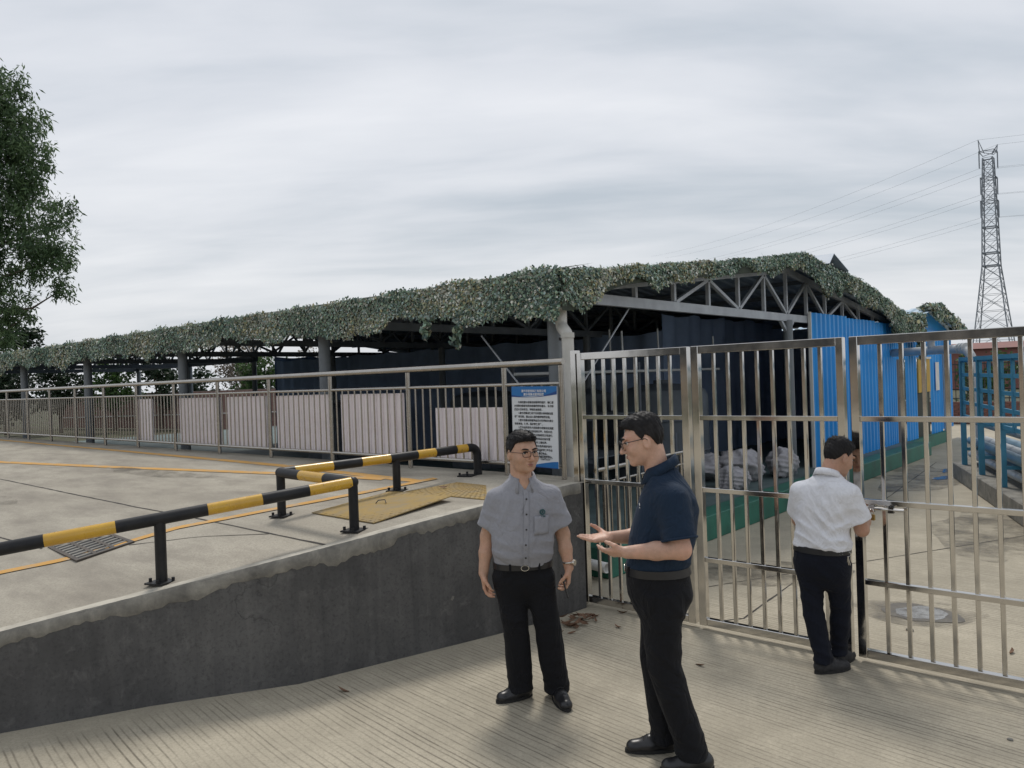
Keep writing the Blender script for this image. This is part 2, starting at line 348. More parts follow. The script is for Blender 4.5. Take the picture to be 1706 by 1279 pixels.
YP = [-9, -4, 1.4, 2.1, 2.9, 4.25, 5.1, 5.66]; ZP = [-0.56, -0.01, .60, .71, .86, 1.01, 1.08, 1.09]
def zr(y): return float(np.interp(y, YP, ZP))
EY = [-9, -1.2, 1.37, 2.11, 2.9, 4.44, 5.02, 5.40, 5.66]; EX = [-10.2, -6.6, -5.37, -5.02, -4.55, -4.13, -4.0, -3.97, -3.97]
def xe(y): return float(np.interp(y, EY, EX))
rows = sorted(set(list(np.arange(-8.5, 5.66, 0.35)) + YP[1:] + [y for y in EY if y > -8.5]))
V = []; Fc = []; xs_n = 10
for i, y in enumerate(rows):
    for j in range(xs_n+1):
        t = j/xs_n; V.append((-60+(xe(y)-0.004+60)*(1-(1-t)**2.2), y, zr(y)))
    if i:
        for j in range(xs_n):
            o = (i-1)*(xs_n+1)+j; Fc.append((o, o+1, o+xs_n+2, o+xs_n+1))
ramp = MB().add(V, Fc).build('ramp_pavement', MT['ramp'], smooth=20); tag(ramp, 'raised concrete driveway sloping down to the left behind the dark wall', 'driveway', kind='structure')
strip('yellow_line', [(-28, 5.32), (-13, 5.12), (-8.2, 5.05), (-5.5, 4.9)], 0.11, 0.004, MT['line'], ramp, 0.08, zr)
strip('yellow_line', [(-22, 3.0), (-14.4, 3.84), (-10.8, 4.25), (-7.7, 4.69), (-6.0, 4.87)], 0.11, 0.0055, MT['line'], ramp, 0.08, zr)
strip('yellow_line', [(-7.9, 0.2), (-6.85, 1.79), (-6.53, 2.28), (-6.34, 2.95), (-6.03, 3.61), (-5.68, 4.32), (-5.46, 5.05)], 0.10, 0.007, MT['line'], ramp, 0.08, zr)
strip('expansion_joint', [(-20, 3.25), (-12.17, 3.23), (-7.69, 3.18), (-6.71, 3.19), (xe(3.16)-.1, 3.16)], 0.016, 0.003, MT['joint'], ramp, 0.5, zr)
strip('expansion_joint', [(-12, 1.9), (-8.6, 2.15), (-7.22, 2.2)], 0.014, 0.003, MT['joint'], ramp, 0.5, zr)
strip('expansion_joint', [(-6.35, 2.55), (-5.9, 2.85), (-5.3, 3.16)], 0.012, 0.003, MT['joint'], ramp, 0.6, zr)

# retaining wall: one body, its crumbling cap is a part
wys = list(np.arange(-4.0, 5.4, 0.1)) + [5.40]
V = []; Fc = []
for i, y in enumerate(wys):
    x = xe(y); z = max(zr(y), 0.0)
    V += [(x, y, -0.05), (x, y, z-0.003), (x-0.22, y, z-0.003), (x-0.22, y, -0.05)]
    if i:
        o = 4*i
        for k in range(4): Fc.append((o-4+k, o-4+(k+1) % 4, o+(k+1) % 4, o+k))
Fc += [(3, 2, 1, 0), tuple(len(V)-4+k for k in range(4))]
wall = MB().add(V, Fc).build('retaining_wall', MT['wall']); tag(wall, 'dark grey cement retaining wall below the yellow and black barrier', 'wall')
V = []; Fc = []; Ft = []
fine_y = list(np.arange(-3.9, 5.39, 0.03)); ph = rng.uniform(0, 6, 6)
for i, y in enumerate(fine_y):
    x = xe(y); z = max(zr(y), 0.0)
    dep = 0.085 + 0.012*math.sin(y*1.7+ph[0]) + 0.012*math.sin(y*6.7+ph[1]) + 0.010*math.sin(y*17+ph[2]) + random.uniform(-.012, .012) + (0.03 if 3.1 < y < 3.6 else 0)
    pr = 0.007 + 0.0015*math.sin(y*9+ph[3]) + random.uniform(-.001, .001)
    tw = 0.10 + 0.010*math.sin(y*3.3+ph[4]) + random.uniform(-.005, .005)
    V += [(x-tw, y, z+0.0005), (x-tw+0.012, y, z+0.006), (x+pr-0.012, y, z+0.007+random.uniform(-.001, .001)), (x+pr, y, z-0.012), (x+pr*0.9, y, z-dep+0.01), (x-0.002, y, z-dep)]
    if i:
        o = 6*i
        for k in range(5): (Ft if k < 2 else Fc).append((o-6+k, o-6+k+1, o+k+1, o+k))
MB().add(V, Fc).build('concrete_cap', MT['cap'], wall, smooth=50); MB().add(V, Ft).build('cap_edge', MT['captop'], wall, smooth=50)
# broken render spots on the wall face
for (y, z, s) in ((4.62, 0.42, 0.04), (4.05, 0.36, 0.02)):
    x = xe(y); V = [(x+0.003, y, z)]; n = 11
    for k in range(n):
        a = 2*math.pi*k/n; r = s*random.uniform(0.6, 1.2); yy = y+math.cos(a)*r*0.8; V.append((xe(yy)+0.003, yy, z+math.sin(a)*r))
    MB().add(V, [(0, 1+k, 1+(k+1) % n) for k in range(n)]).build('broken_patch', MT['cap'], wall)

# damp stains and a puddle behind the gate
def blob_outline(cx, cy, rx, ry, n, jag, rz=0.0):
    ph = rng.uniform(0, 6.28, 5); out = []
    for k in range(n):
        a = 2*math.pi*k/n; r = 1+jag*(0.5*math.sin(2*a+ph[0])+0.35*math.sin(3*a+ph[1])+0.25*math.sin(5*a+ph[2])+0.15*math.sin(9*a+ph[3]))
        x, y = rx*r*math.cos(a), ry*r*math.sin(a); out.append((cx+x*math.cos(rz)-y*math.sin(rz), cy+x*math.sin(rz)+y*math.cos(rz)))
    return out
def blob_sheet(name, m, parent, cx, cy, rx, ry, z, jag=0.25, rz=0.0, zf=None):
    o = blob_outline(cx, cy, rx, ry, 40, jag, rz); V = [(cx, cy, (zf(cy) if zf else 0)+z)] + [(x, y, (zf(y) if zf else 0)+z) for x, y in o]
    return MB().add(V, [(0, 1+k, 1+(k+1) % 40) for k in range(40)]).build(name, m, parent)
def water():
    b = MatB('puddle_water'); return b.fin((0.075, 0.068, 0.058), 0.12, 0, b.bump(b.noise(30, 2), 0.03, 0.004), 0.6)
MT['water'] = water()
def wetgrey():
    b = MatB('wet_cement_slurry'); n = b.noise(9, 6, .7, .4); return b.fin(b.ramp(n, [(.38, (.07, .062, .052)), (.5, (.24, .235, .22)), (.7, (.33, .325, .31))]), b.ramp(n, [(.4, .5), (.55, .14)]), 0, b.bump(n, .3, .006), .6)
MT['wet'] = wetgrey()
def damp():
    b = MatB('damp_concrete')
    n = b.noise(3.2, 6, 0.65)
    b.fin(b.ramp(n, [(0.35, (0.10, 0.088, 0.068)), (0.7, (0.20, 0.18, 0.14))]), b.ramp(n, [(0.4, 0.35), (0.65, 0.75)]), 0, None, 0.4)
    tr = node(b.t, 'ShaderNodeBsdfTransparent'); mx = node(b.t, 'ShaderNodeMixShader')
    b.link(b.ramp(b.noise(2.0, 6, 0.72), [(0.40, 0.0), (0.66, 0.62)]), mx.inputs[0]); b.link(tr.outputs[0], mx.inputs[1]); b.link(b.b.outputs[0], mx.inputs[2]); b.link(mx.outputs[0], b.out.inputs[0])
    return b.m
MT['damp'] = damp()
blob_sheet('damp_stain', MT['damp'], yard, -1.68, 6.8, 0.44, 0.38, 0.004, 0.22)
blob_sheet('dark_rim', simple('wet_dark_rim', (.13, .115, .09), (.08, .07, .055), 8, .5), yard, -1.665, 6.80, 0.27, 0.25, 0.0052, 0.18)
blob_sheet('damp_stain', MT['damp'], yard, -3.25, 7.35, 0.75, 0.55, 0.004, 0.35)
blob_sheet('damp_stain', MT['damp'], yard, -1.75, 10.4, 0.55, 1.7, 0.0045, 0.3, 0.35)
blob_sheet('damp_stain', MT['damp'], yard, -3.7, 15.2, 0.8, 1.8, 0.004, 0.35)
blob_sheet('damp_stain', MT['damp'], ramp, -9.6, 4.2, 1.1, 0.16, 0.008, 0.3, 0.05, zr)
blob_sheet('damp_stain', MT['damp'], ramp, -11.5, 2.6, 1.6, 0.22, 0.008, 0.3, 0.05, zr)
tag(blob_sheet('puddle', MT['wet'], None, -1.655, 6.80, 0.19, 0.18, 0.0065, 0.16), 'small shallow puddle on the concrete behind the right gate leaf', 'puddle', kind='structure')
tag(blob_sheet('puddle', MT['water'], None, -3.30, 15.2, 0.10, 0.32, 0.0065, 0.4), 'bright puddle on the path near the blue wall', 'puddle', kind='structure')
tag(blob_sheet('puddle', MT['water'], None, -3.45, 16.3, 0.09, 0.26, 0.0065, 0.4), 'far narrow puddle on the path by the pipe rack', 'puddle', kind='structure')

# ------------------------------------------------------------------ drain grate, yellow plates
def on_ramp(x, y, dz=0.0): return (x, y, zr(y)+dz)
gx, gy = -6.78, 2.42; gr = thing('drain_grate', on_ramp(gx, gy, -.013), 'black iron drain grate set in the driveway beside the yellow line', 'drain'); gr.rotation_euler = (math.atan(0.178), 0, R_(-4))
MB().box((0, 0, 0.0145), (0.80, 0.42, 0.003)).build('slot_shade_plate', MT['iron'], gr)  # black plate just above the concrete; the darkness of the slots is its colour
m = MB(); m.box((0, .20, .012), (.80, .03, .022)); m.box((0, -.20, .012), (.80, .03, .022)); m.box((.385, 0, .012), (.03, .37, .022)); m.box((-.385, 0, .012), (.03, .37, .022)); m.box((0, .065, .012), (.74, .028, .02)); m.box((0, -.065, .012), (.74, .028, .02))
m.build('grate_frame', simple('rusty_iron', (0.10, 0.085, 0.07), (0.06, 0.05, 0.042), 14, 0.7), gr)
gb = MB().box((0, 0, 0), (0.035, 0.37, 0.018)).mesh('grate_bar', MT['cap'])
for k in range(9): put('grate_bar', gb, gr, (-0.37+0.0925*k+0.0, 0, .012))
def plate(pts, dz, thick, label, name='steel_plate'):
    c = sum((Vector(p) for p in pts), Vector())/4
    r = thing(name, c, label, 'steel plate')
    P = [Vector(p)-c for p in pts]
    MB().add([p+Vector((0, 0, dz)) for p in P] + [p+Vector((0, 0, dz-thick)) for p in P], [(0, 1, 2, 3), (7, 6, 5, 4)] + [(k, 4+k, 4+(k+1) % 4, (k+1) % 4) for k in range(4)]).build('sheet', MT['plate'], r)
    # raised chequer bars
    m = MB(); ex, ey = P[1]-P[0], P[3]-P[0]; nx, ny = 16, 17
    for i in range(nx):
        for j in range(ny):
            uu, vv = (i+.5)/nx, (j+.5)/ny
            q = P[0]*(1-uu)*(1-vv)+P[1]*uu*(1-vv)+P[2]*uu*vv+P[3]*(1-uu)*vv+Vector((0, 0, dz))
            a = R_(45) if (i+j) % 2 else R_(-45); dx, dy = math.cos(a)*.02, math.sin(a)*.02; px2, py2 = -math.sin(a)*.005, math.cos(a)*.005
            sl = (ex.z/ex.to_2d().length_squared*ex.x + ey.z/ey.to_2d().length_squared*ey.x, ex.z/ex.to_2d().length_squared*ex.y + ey.z/ey.to_2d().length_squared*ey.y)
            f = lambda x, y, h: q+Vector((x, y, sl[0]*x+sl[1]*y+h))
            m.add([f(dx, dy, .001), f(px2, py2, .003), f(-dx, -dy, .001), f(-px2, -py2, .003)], [(0, 1, 2, 3)])
    ch = m.build('chequer_bars', MT['plate'], r); tag(ch, kind='stuff')
    return r
pa = plate([on_ramp(-5.50, 3.68), on_ramp(-5.42, 4.46), on_ramp(-4.56, 4.40, .035), on_ramp(-4.66, 3.66)], 0.012, 0.008, 'yellow chequered steel plate lifted at one corner beside the barrier post')
MB().tube([(-0.06, -.02, .02), (-.05, .0, .045), (.0, .03, .05), (.05, .0, .03)], .004, 6).build('lifting_handle', MT['iron'], pa)
plate([on_ramp(-5.27, 4.50), on_ramp(-5.08, 4.97), on_ramp(-4.70, 4.95), on_ramp(-4.28, 4.52)], 0.008, 0.006, 'flat worn yellow steel plate nearest to the fence sign')

# ------------------------------------------------------------------ yellow and black barrier
bar = thing('barrier', on_ramp(-5.0, 3.4), 'yellow and black striped pipe barrier stepping along the driveway edge', 'barrier')
bl = bar.location.copy()
posts = [(-5.13, 2.26, 1.165), (-4.66, 3.48, 1.285), (-5.71, 3.53, 1.295), (-5.40, 4.52, 1.335), (-5.275, 5.30, 1.355)]
PR = 0.041
def rel(p): return Vector(p)-bl
for k, (x, y, zt) in enumerate(posts):
    zb = zr(y)
    if k < 4: MB().tube([rel((x, y, zb)), rel((x, y, zt))], 0.036, 16).build('post', MT['black'], bar, smooth=40)
    p = MB().box(rel((x, y, zb+.006)), (.15, .15, .012), R_(20)).build('base_plate', MT['black'], bar)
    for sx in (-1, 1):
        for sy in (-1, 1): MB().tube([rel((x, y, zb+.012)) + Vector((sx*.052, sy*.052, 0)), rel((x, y, zb+.035)) + Vector((sx*.052, sy*.052, 0))], .011, 6).build('bolt', MT['black'], p)
path0 = [Vector((-6.35, -0.9, 0.845)), Vector(posts[0]), Vector(posts[1])]
path1 = [Vector(posts[1]), Vector(posts[2])]
path2 = [Vector(posts[2]), Vector(posts[3]), Vector(posts[4])]
def bands(path, lens, start_black, join):
    """paint bands: consecutive pieces of the pipe, each an object"""
    cum = [0]
    for a, b in zip(path[:-1], path[1:]): cum.append(cum[-1]+(b-a).length)
    def at(s):
        for i in range(len(path)-1):
            if s <= cum[i+1] or i == len(path)-2: return path[i]+(path[i+1]-path[i])*((s-cum[i])/(cum[i+1]-cum[i]))
    s = 0; k = start_black
    for l in lens:
        e = min(s+l, cum[-1]); mid = [c for c in cum if s+1e-4 < c < e-1e-4]
        MB().tube([rel(at(q)) for q in [s]+mid+[e]], PR+(0.0006 if k else 0), 20).build('black_band' if k else 'yellow_band', MT['black'] if k else MT['yellow'], bar, smooth=40)
        s = e; k = not k
        if s >= cum[-1]-1e-4: break
L0 = (path0[1]-path0[0]).length; L1 = (path0[2]-path0[1]).length
# near run: bands end on the first post with a black sleeve over it, then yellow, black, yellow to the corner
u_ = (path0[1]-path0[0]).normalized()
seq = []
pos = L0+0.30; kk = True
while pos > 0:
    ln = 0.56 if pos > L0 else 0.40
    seq.append((max(0, pos-ln), pos, kk)); pos -= ln; kk = not kk
pos = L0+0.30; kk = False
for ln in (0.36, 0.33, 0.50):
    if pos >= L0+L1: break
    seq.append((pos, min(pos+ln, L0+L1), kk)); pos += ln; kk = not kk
def at0(q): return path0[0]+u_*q if q <= L0 else path0[1]+(path0[2]-path0[1])*((q-L0)/L1)
for a, b, kk in seq:
    pts = [a] + ([L0] if a < L0-1e-3 < b-2e-3 else []) + [b]
    MB().tube([rel(at0(q)) for q in pts], PR+(0.0006 if kk else 0), 20).build('black_band' if kk else 'yellow_band', MT['black'] if kk else MT['yellow'], bar, smooth=40)
bands(path1, [.36, .36, .5], True, True)
bands(path2, [.12, .33, .26, .27, .28, .2, .24, .24], True, True)
for q in (posts[1], posts[2]):
    me = bpy.data.meshes.new('corner_joint'); bm = bmesh.new(); bmesh.ops.create_uvsphere(bm, u_segments=18, v_segments=10, radius=PR+.002); bm.to_mesh(me); bm.free(); shade(me); me.materials.append(MT['black'])
    put('corner_joint', me, bar, rel(q))
q = Vector(posts[4]); dv = (Vector(posts[4])-Vector(posts[3])).normalized()
MB().tube([rel(q), rel(q+dv*.05)] + [rel(p) for p in bend(q+dv*.02, q+dv*.13, q+dv*.13-Vector((0, 0, .25)), .09, 7)] + [rel((q+dv*.13).to_2d().to_3d() + Vector((0, 0, zr(q.y))))], PR, 18).build('end_elbow', MT['black'], bar, smooth=40)

# ------------------------------------------------------------------ fence on the driveway edge
FY = 5.50; FZ = 1.09
fence = thing('fence', (-4.24, FY, FZ), 'long stainless steel railing along the driveway with pale boards behind', 'fence')
px_list = [0, -0.69, -2.09, -3.5] + [-3.5-1.36*k for k in range(1, 18)]
fx1 = px_list[-1]
MB().tube([(0.03, 0, 1.06), (fx1, 0, 1.06)], .031, 14).build('top_rail', MT['rail'], fence, smooth=40)
MB().tube([(0.0, 0, .865), (fx1, 0, .865)], .017, 10).build('middle_rail', MT['rail'], fence, smooth=40)
MB().tube([(0.0, 0, .115), (fx1, 0, .115)], .019, 10).build('bottom_rail', MT['rail'], fence, smooth=40)
pm = MB().tube([(0, 0, 0), (0, 0, 1.03)], .0255, 12).mesh('post', MT['rail'], 40)
bm_ = MB().tube([(0, 0, .115), (0, 0, .865)], .0098, 8, cap=False).mesh('baluster', MT['rail'], 60)
for x in px_list: put('post', pm, fence, (x, 0, 0))
for a, b in zip(px_list[:-1], px_list[1:]):
    n = max(3, round((a-b)/0.118))
    for k in range(1, n): put('baluster', bm_, fence, (a+(b-a)*k/n, 0, 0))
# boards tied behind the balusters
tops = {0: 1.90, 1: 1.90, 2: 1.90, 3: 1.90, 4: 1.90, 5: 1.735}
blab = ['narrow pale board behind the railing, farthest from the blue sign', 'pale pinkish board behind the railing, second farthest from the blue sign', 'pale pinkish board behind the railing, third farthest from the blue sign', 'pale pinkish board behind the railing, with two boards between it and the blue sign', 'large pale pinkish board behind the railing, second from the blue sign', 'lowest pale pinkish board behind the railing, right beside the blue sign']
for k, (a, b) in enumerate([(-13.27, -12.68), (-11.73, -10.48), (-10.25, -9.23), (-8.98, -7.82), (-7.59, -6.46), (-5.94, -5.0)]):
    V = []; Fc = []; w = b-a; n = max(4, round(w/0.118)); z0, z1 = 1.215, tops[k]
    prof = []
    for i in range(n):
        x = w*i/n; s_ = w/n; prof += [(x, 0), (x+s_*.86, 0), (x+s_*.89, .010), (x+s_*.97, .010)]
    prof.append((w, 0))
    for (x, y) in prof: V += [(x, y, z0+random.uniform(-.003, .003)), (x, y, z1+random.uniform(-.003, .003)), (x, y+.012, z1), (x, y+.012, z0)]
    for i in range(len(prof)-1):
        o = 4*i
        for q in range(4): Fc.append((o+q, o+(q+1) % 4, o+4+(q+1) % 4, o+4+q))
    Fc += [(0, 1, 2, 3), tuple(len(V)-4+q for q in (3, 2, 1, 0))]
    o = MB().add(V, Fc).build('board', MT['board'], loc=(a, FY+.035, 0)); o.rotation_euler = (0, random.uniform(-.006, .006), 0)
    tag(o, blab[k], 'board', 'pale boards tied behind the railing')

# ------------------------------------------------------------------ information sign on the fence
sg = thing('sign', (-4.535, FY-.05, 1.19), 'blue and white Chinese information sign hung on the railing', 'sign'); sg.rotation_euler = (0, R_(0.8), 0)
SW, SH = .54, .745
MB().box((0, 0.004, SH/2), (SW, .008, SH)).build('sign_panel', simple('sign_white', (0.66, 0.69, 0.72), (0.60, 0.63, 0.66), 2, 0.4), sg)
MT['sblue'] = simple('sign_blue', (0.012, 0.15, 0.42), (0.010, 0.13, 0.37), 3, 0.35); MT['sblue2'] = simple('sign_dark_blue', (0.008, 0.06, 0.24), (0.008, 0.05, 0.2), 3, 0.35)
def curve_sheet(name, f0, f1, y, m):
    V = []; Fc = []
    for i in range(21):
        t = i/20; x = -SW/2+SW*t; V += [(x, y, f0(t)), (x, y, f1(t))]
        if i: Fc.append((2*i-2, 2*i-1, 2*i+1, 2*i))
    return MB().add(V, Fc).build(name, m, sg)
curve_sheet('header_band', lambda t: SH-.085-.02*math.sin(t*2.6+.2)+.03*t, lambda t: SH, -.0015, MT['sblue'])
curve_sheet('header_wave', lambda t: SH-.092-.02*math.sin(t*2.6+.2)+.03*t-.004*t, lambda t: SH-.078-.026*math.sin(t*2.9)+.055*t*t-.012*t, -.0025, MT['sblue2'])
curve_sheet('footer_band', lambda t: 0.0, lambda t: .012+.04*t-.012*math.sin(t*5), -.0015, MT['sblue'])
curve_sheet('footer_wave', lambda t: 0.0, lambda t: .03*(1-t)**2+.004, -.0025, MT['sblue2'])
MT['ink'] = simple('sign_ink', (0.015, 0.016, 0.02), rough=0.6); MT['whiteink'] = simple('sign_white_ink', (0.8, 0.82, 0.85), rough=0.5)
def text(name, body, size, loc, m, parent, align='LEFT', rot=(math.pi/2, 0, 0), bold=0.0, space=1.0):
    c = bpy.data.curves.new(name, 'FONT'); c.body = body; c.size = size; c.align_x = align; c.resolution_u = 1; c.offset = bold; c.space_character = space
    t = bpy.data.objects.new(name, c); COL.objects.link(t); bpy.context.view_layer.update()
    me = bpy.data.meshes.new_from_object(t.evaluated_get(bpy.context.evaluated_depsgraph_get())); COL.objects.unlink(t); bpy.data.objects.remove(t)
    me.materials.clear(); me.materials.append(m); return put(name, me, parent, loc, rot=rot)
text('title_text', '清远市宏悦科技有限公司', .027, (0, -.004, SH-.052), MT['whiteink'], sg, 'CENTER', bold=.0006)
text('title_text', '废水收集池管理制度', .027, (0, -.004, SH-.083), MT['whiteink'], sg, 'CENTER', bold=.0006)
body = ['　　为规范废水收集池的管理和维护，确保废', '水收集池能够有效地收集和储存废水，不污染', '周边人员的安全，特制定本制度。', '　　1.废水收集池仅用于车间废水的收集及暂', '存等的功能，禁止倒入其他废弃物和垃圾。', '　　2.废水收集池的管理由污水处理站负责日', '常的清洁、保养、维护和保养等。', '　　3.每天由环境专人巡检废水收集池及其配', '套设施进行巡检并做好巡检记录，包括水位、', '池体有无破损、配套电气设备是否正常运行，', '发现异常立即处理；如有危险品应急处置', '并做好登记，发现问题及时上报处理。', '　　4.定期对废水收集池的设备和维护进行', '检查，保证其正常运行；周边时刻保持作业', '环境整洁，禁止堆放杂物及易燃物品。', '　　5.本制度由生产部负责解释并监督执行。']
for k, s in enumerate(body): text('body_text', s, .0235, (-SW/2+.03, -.003, SH-.155-.0335*k), MT['ink'], sg, bold=.0005)
text('body_text', '电话：15978681700', .021, (.0, -.003, .10), MT['ink'], sg, bold=.0003); text('body_text', '电话：13580135637', .021, (.0, -.003, .07), MT['ink'], sg, bold=.0003)
for x in (-.2, .2): MB().tube([(x, -.001, SH-.02), (x, .06, SH-.03)], .002, 5).build('tie_wire', MT['iron'], sg)

# ------------------------------------------------------------------ gate
GY = 5.47
def gate_panel(name, x0, x1, label, nb, stile=(.075, .075), rails=(1.655, 1.095, .55), h=2.215, z0=.035):
    t = thing(name, (x0, GY, 0), label, 'gate')
    w = x1-x0
    for k, (x, sw) in enumerate(((stile[0]/2, stile[0]), (w-stile[1]/2, stile[1]))): MB().box((x, 0, (h+z0)/2), (sw, .06, h-z0), 0).build('stile', MT['gate'], t, bevel=.004)
    a, b = stile[0], w-stile[1]
    MB().box(((a+b)/2, 0, h-.03), (b-a, .05, .06)).build('top_rail', MT['gate'], t, bevel=.004)
    MB().box(((a+b)/2, 0, z0+.028), (b-a, .05, .055)).build('bottom_rail', MT['gate'], t, bevel=.004)
    for z in rails: MB().box(((a+b)/2, -.001, z), (b-a, .040, .036)).build('cross_rail', MT['gate'], t, bevel=.003)
    zs = [z0+.056] + sorted(rails) + [h-.06]
    me = {}
    for k in range(nb):
        x = a+(b-a)*(k+1)/(nb+1)
        tw = random.uniform(-.02, .02)
        if 'm' not in me: me['m'] = MB().box((0, 0, (zs[0]+zs[-1])/2), (.026, .026, zs[-1]-zs[0])).mesh('bar', MT['gate'], bevel=.003)
        put('bar', me['m'], t, (x, 0.002, 0), tw)
    return t
gate_panel('gate', -4.02, -2.945, 'fixed stainless steel gate panel beside the retaining wall', 8, (.045, .065), (1.655, 1.095))
gl = gate_panel('gate', -2.915, -1.765, 'middle stainless steel gate leaf behind the man in navy', 8, (.062, .05))
gr_ = gate_panel('gate', -1.725, -0.30, 'right stainless steel gate leaf with the bolt the man in white handles', 9, (.055, .05))
gp = MB().box((0, 0, 1.12), (.055, .08, 2.24)).build('gate_post', MT['gate'], loc=(-4.055, GY, 0), bevel=.004); tag(gp, 'stainless gate post fixed to the end of the dark wall', 'post')
# bolt and padlock between the leaves
MB().tube([(-0.02, -.05, 1.06), (.32, -.05, 1.06)], .011, 8).build('slide_bolt', MT['gate'], gr_, smooth=40)
for x in (.03, .12, .24): MB().box((x, -.045, 1.06), (.035, .03, .045)).build('bolt_guide', MT['gate'], gr_)
lk = thing('padlock', (-1.60, GY-.075, 0.985), 'small padlock hanging from the gate bolt by the hand in white sleeve', 'padlock')
MB().box((0, 0, .02), (.045, .018, .04)).build('lock_body', simple('brass', (.45, .33, .12), rough=.35, metal=.8), lk, bevel=.003)
MB().tube([(-.014, 0, .04), (-.014, 0, .062), (-.008, 0, .074), (.008, 0, .074), (.014, 0, .062), (.014, 0, .04)], .004, 6).build('shackle', MT['gate'], lk)
# ------------------------------------------------------------------ open shed
SX0, SX1 = -4.95, -31.0          # gable plane and far end
EAV, RID, BAK = 6.15, 12.55, 18.9
def roof_z(y): return 3.03 + 0.118*(min(y, 2*RID-y)-EAV)
shed = thing('shed', (SX0, EAV, 0), 'long open steel shed with lattice trusses behind the railing', 'shed')
so = shed.location.copy()
def S(p): return Vector(p)-so
def corr(p0, ax, up_, n, pitch, depth, nrm):
    """corrugated sheet: n ribs along ax from p0, spanning vector up_, depth along nrm"""
    V = []; Fc = []; p0, ax, up_, nrm = map(Vector, (p0, ax, up_, nrm)); prof = []
    for i in range(n): prof += [(i*pitch, 0), (i*pitch+pitch*.40, 0), (i*pitch+pitch*.55, depth), (i*pitch+pitch*.85, depth)]
    prof.append((n*pitch, 0))
    for a, d in prof: q = p0+ax*a+nrm*d; V += [q, q+up_]
    for i in range(len(prof)-1): Fc.append((2*i, 2*i+1, 2*i+3, 2*i+2))
    return V, Fc
# roof: front slope over the whole length, back slope over the closed part only
def slope(name, xa, xb, ya, yb, m):
    n = int(round(abs(xa-xb)/0.25)); V, Fc = corr((xa, ya, roof_z(ya)), (-1, 0, 0), (0, yb-ya, roof_z(yb)-roof_z(ya)), n, abs(xa-xb)/n, .03, (0, 0, 1))
    return MB().add([S(v) for v in V], Fc).build(name, m, shed)
slope('roof_sheet', SX0+.25, SX1, EAV-.1, RID, MT['roof']); slope('roof_sheet', SX0+.25, -21.3, BAK+.1, RID, MT['roof'])
MB().add([S(v) for v in [(SX0+.32, RID-.28, roof_z(RID)+.02), (SX0+.32, RID, roof_z(RID)+.10), (SX0+.32, RID+.28, roof_z(RID)+.02), (-21, RID-.28, roof_z(RID)+.02), (-21, RID, roof_z(RID)+.10), (-21, RID+.28, roof_z(RID)+.02)]], [(0, 1, 4, 3), (1, 2, 5, 4)]).build('ridge_cap', MT['roof'], shed)
# columns
colx = [-4.93, -9.0, -13.2, -17.5, -21.55, -25.7, -29.8]
cm = MB().tube([(0, 0, 0), (0, 0, 2.72)], .082, 16).mesh('column', MT['column'], 40)
cc = MB().tube([(0, 0, 0), (0, 0, 2.78)], .075, 14).mesh('column', MT['column'], 40)
for x in colx: put('column', cm, shed, S((x, 6.32, .30)))
for x in colx[::1]:
    put('column', cc, shed, S((x, RID, .05)))
for x in colx[:5]: put('column', cc, shed, S((x, BAK-.2, .05)))
for q in ((0, -.28), (0, .28)): MB().beam(S((SX0, RID, 2.62)), S((SX0, RID+q[1], 2.84)), .05, .05).build('knee_brace', MT['truss'], shed)
# eave beam, purlins
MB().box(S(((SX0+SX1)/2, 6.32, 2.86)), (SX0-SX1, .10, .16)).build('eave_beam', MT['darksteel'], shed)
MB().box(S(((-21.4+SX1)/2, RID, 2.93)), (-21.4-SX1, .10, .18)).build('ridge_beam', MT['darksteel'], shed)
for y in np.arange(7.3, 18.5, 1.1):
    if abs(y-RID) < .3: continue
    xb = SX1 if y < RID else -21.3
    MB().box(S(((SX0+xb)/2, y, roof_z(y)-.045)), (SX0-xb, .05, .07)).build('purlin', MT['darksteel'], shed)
# trusses
nodes = [6.30, 7.00, 7.92, 8.85, 9.80, 10.74, 11.66, 12.55]; nodes += [2*RID-y for y in nodes[:-1]][::-1]
def truss(x, m, last, first=True, parts=True):
    tp = lambda y: roof_z(y)-.13
    bz = 2.87
    ys = [y for y in nodes if y <= last+.01]
    MB().beam(S((x, 6.30, bz)), S((x, min(last, RID), bz-.0)), .07, .12).build('bottom_chord', m, shed)
    MB().beam(S((x, 6.2, tp(6.2))), S((x, RID, tp(RID))), .07, .10).build('top_chord', m, shed)
    if last > RID:
        MB().beam(S((x, RID, bz)), S((x, last, bz)), .07, .12).build('bottom_chord', m, shed); MB().beam(S((x, RID, tp(RID))), S((x, last, tp(last))), .07, .10).build('top_chord', m, shed)
    for y in ys[2:]:
        if y > 18.0: continue
        MB().beam(S((x, y, bz+.06)), S((x, y, tp(y)-.04)), .05, .05).build('web_post', m, shed)
    for (a, b) in ((8.85, 9.80), (10.74, 9.80), (10.74, 11.66), (12.55, 11.66)):
        for f in (lambda y: y, lambda y: 2*RID-y):
            if f(a) > last or f(b) > last: continue
            MB().beam(S((x, f(a), bz+.05)), S((x, f(b), tp(f(b))-.04)), .05, .045).build('web_diagonal', m, shed)
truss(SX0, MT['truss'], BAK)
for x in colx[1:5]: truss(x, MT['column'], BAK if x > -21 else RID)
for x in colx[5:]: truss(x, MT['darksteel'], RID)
# longitudinal lattice along the open ridge at the far end and behind the closed part
for xa in np.arange(-9.0, -30.5, -1.4):
    MB().beam(S((xa, RID, 3.0)), S((xa-.7, RID, 3.62)), .05, .05).build('ridge_lattice', MT['darksteel'], shed); MB().beam(S((xa-.7, RID, 3.62)), S((xa-1.4, RID, 3.0)), .05, .05).build('ridge_lattice', MT['darksteel'], shed)
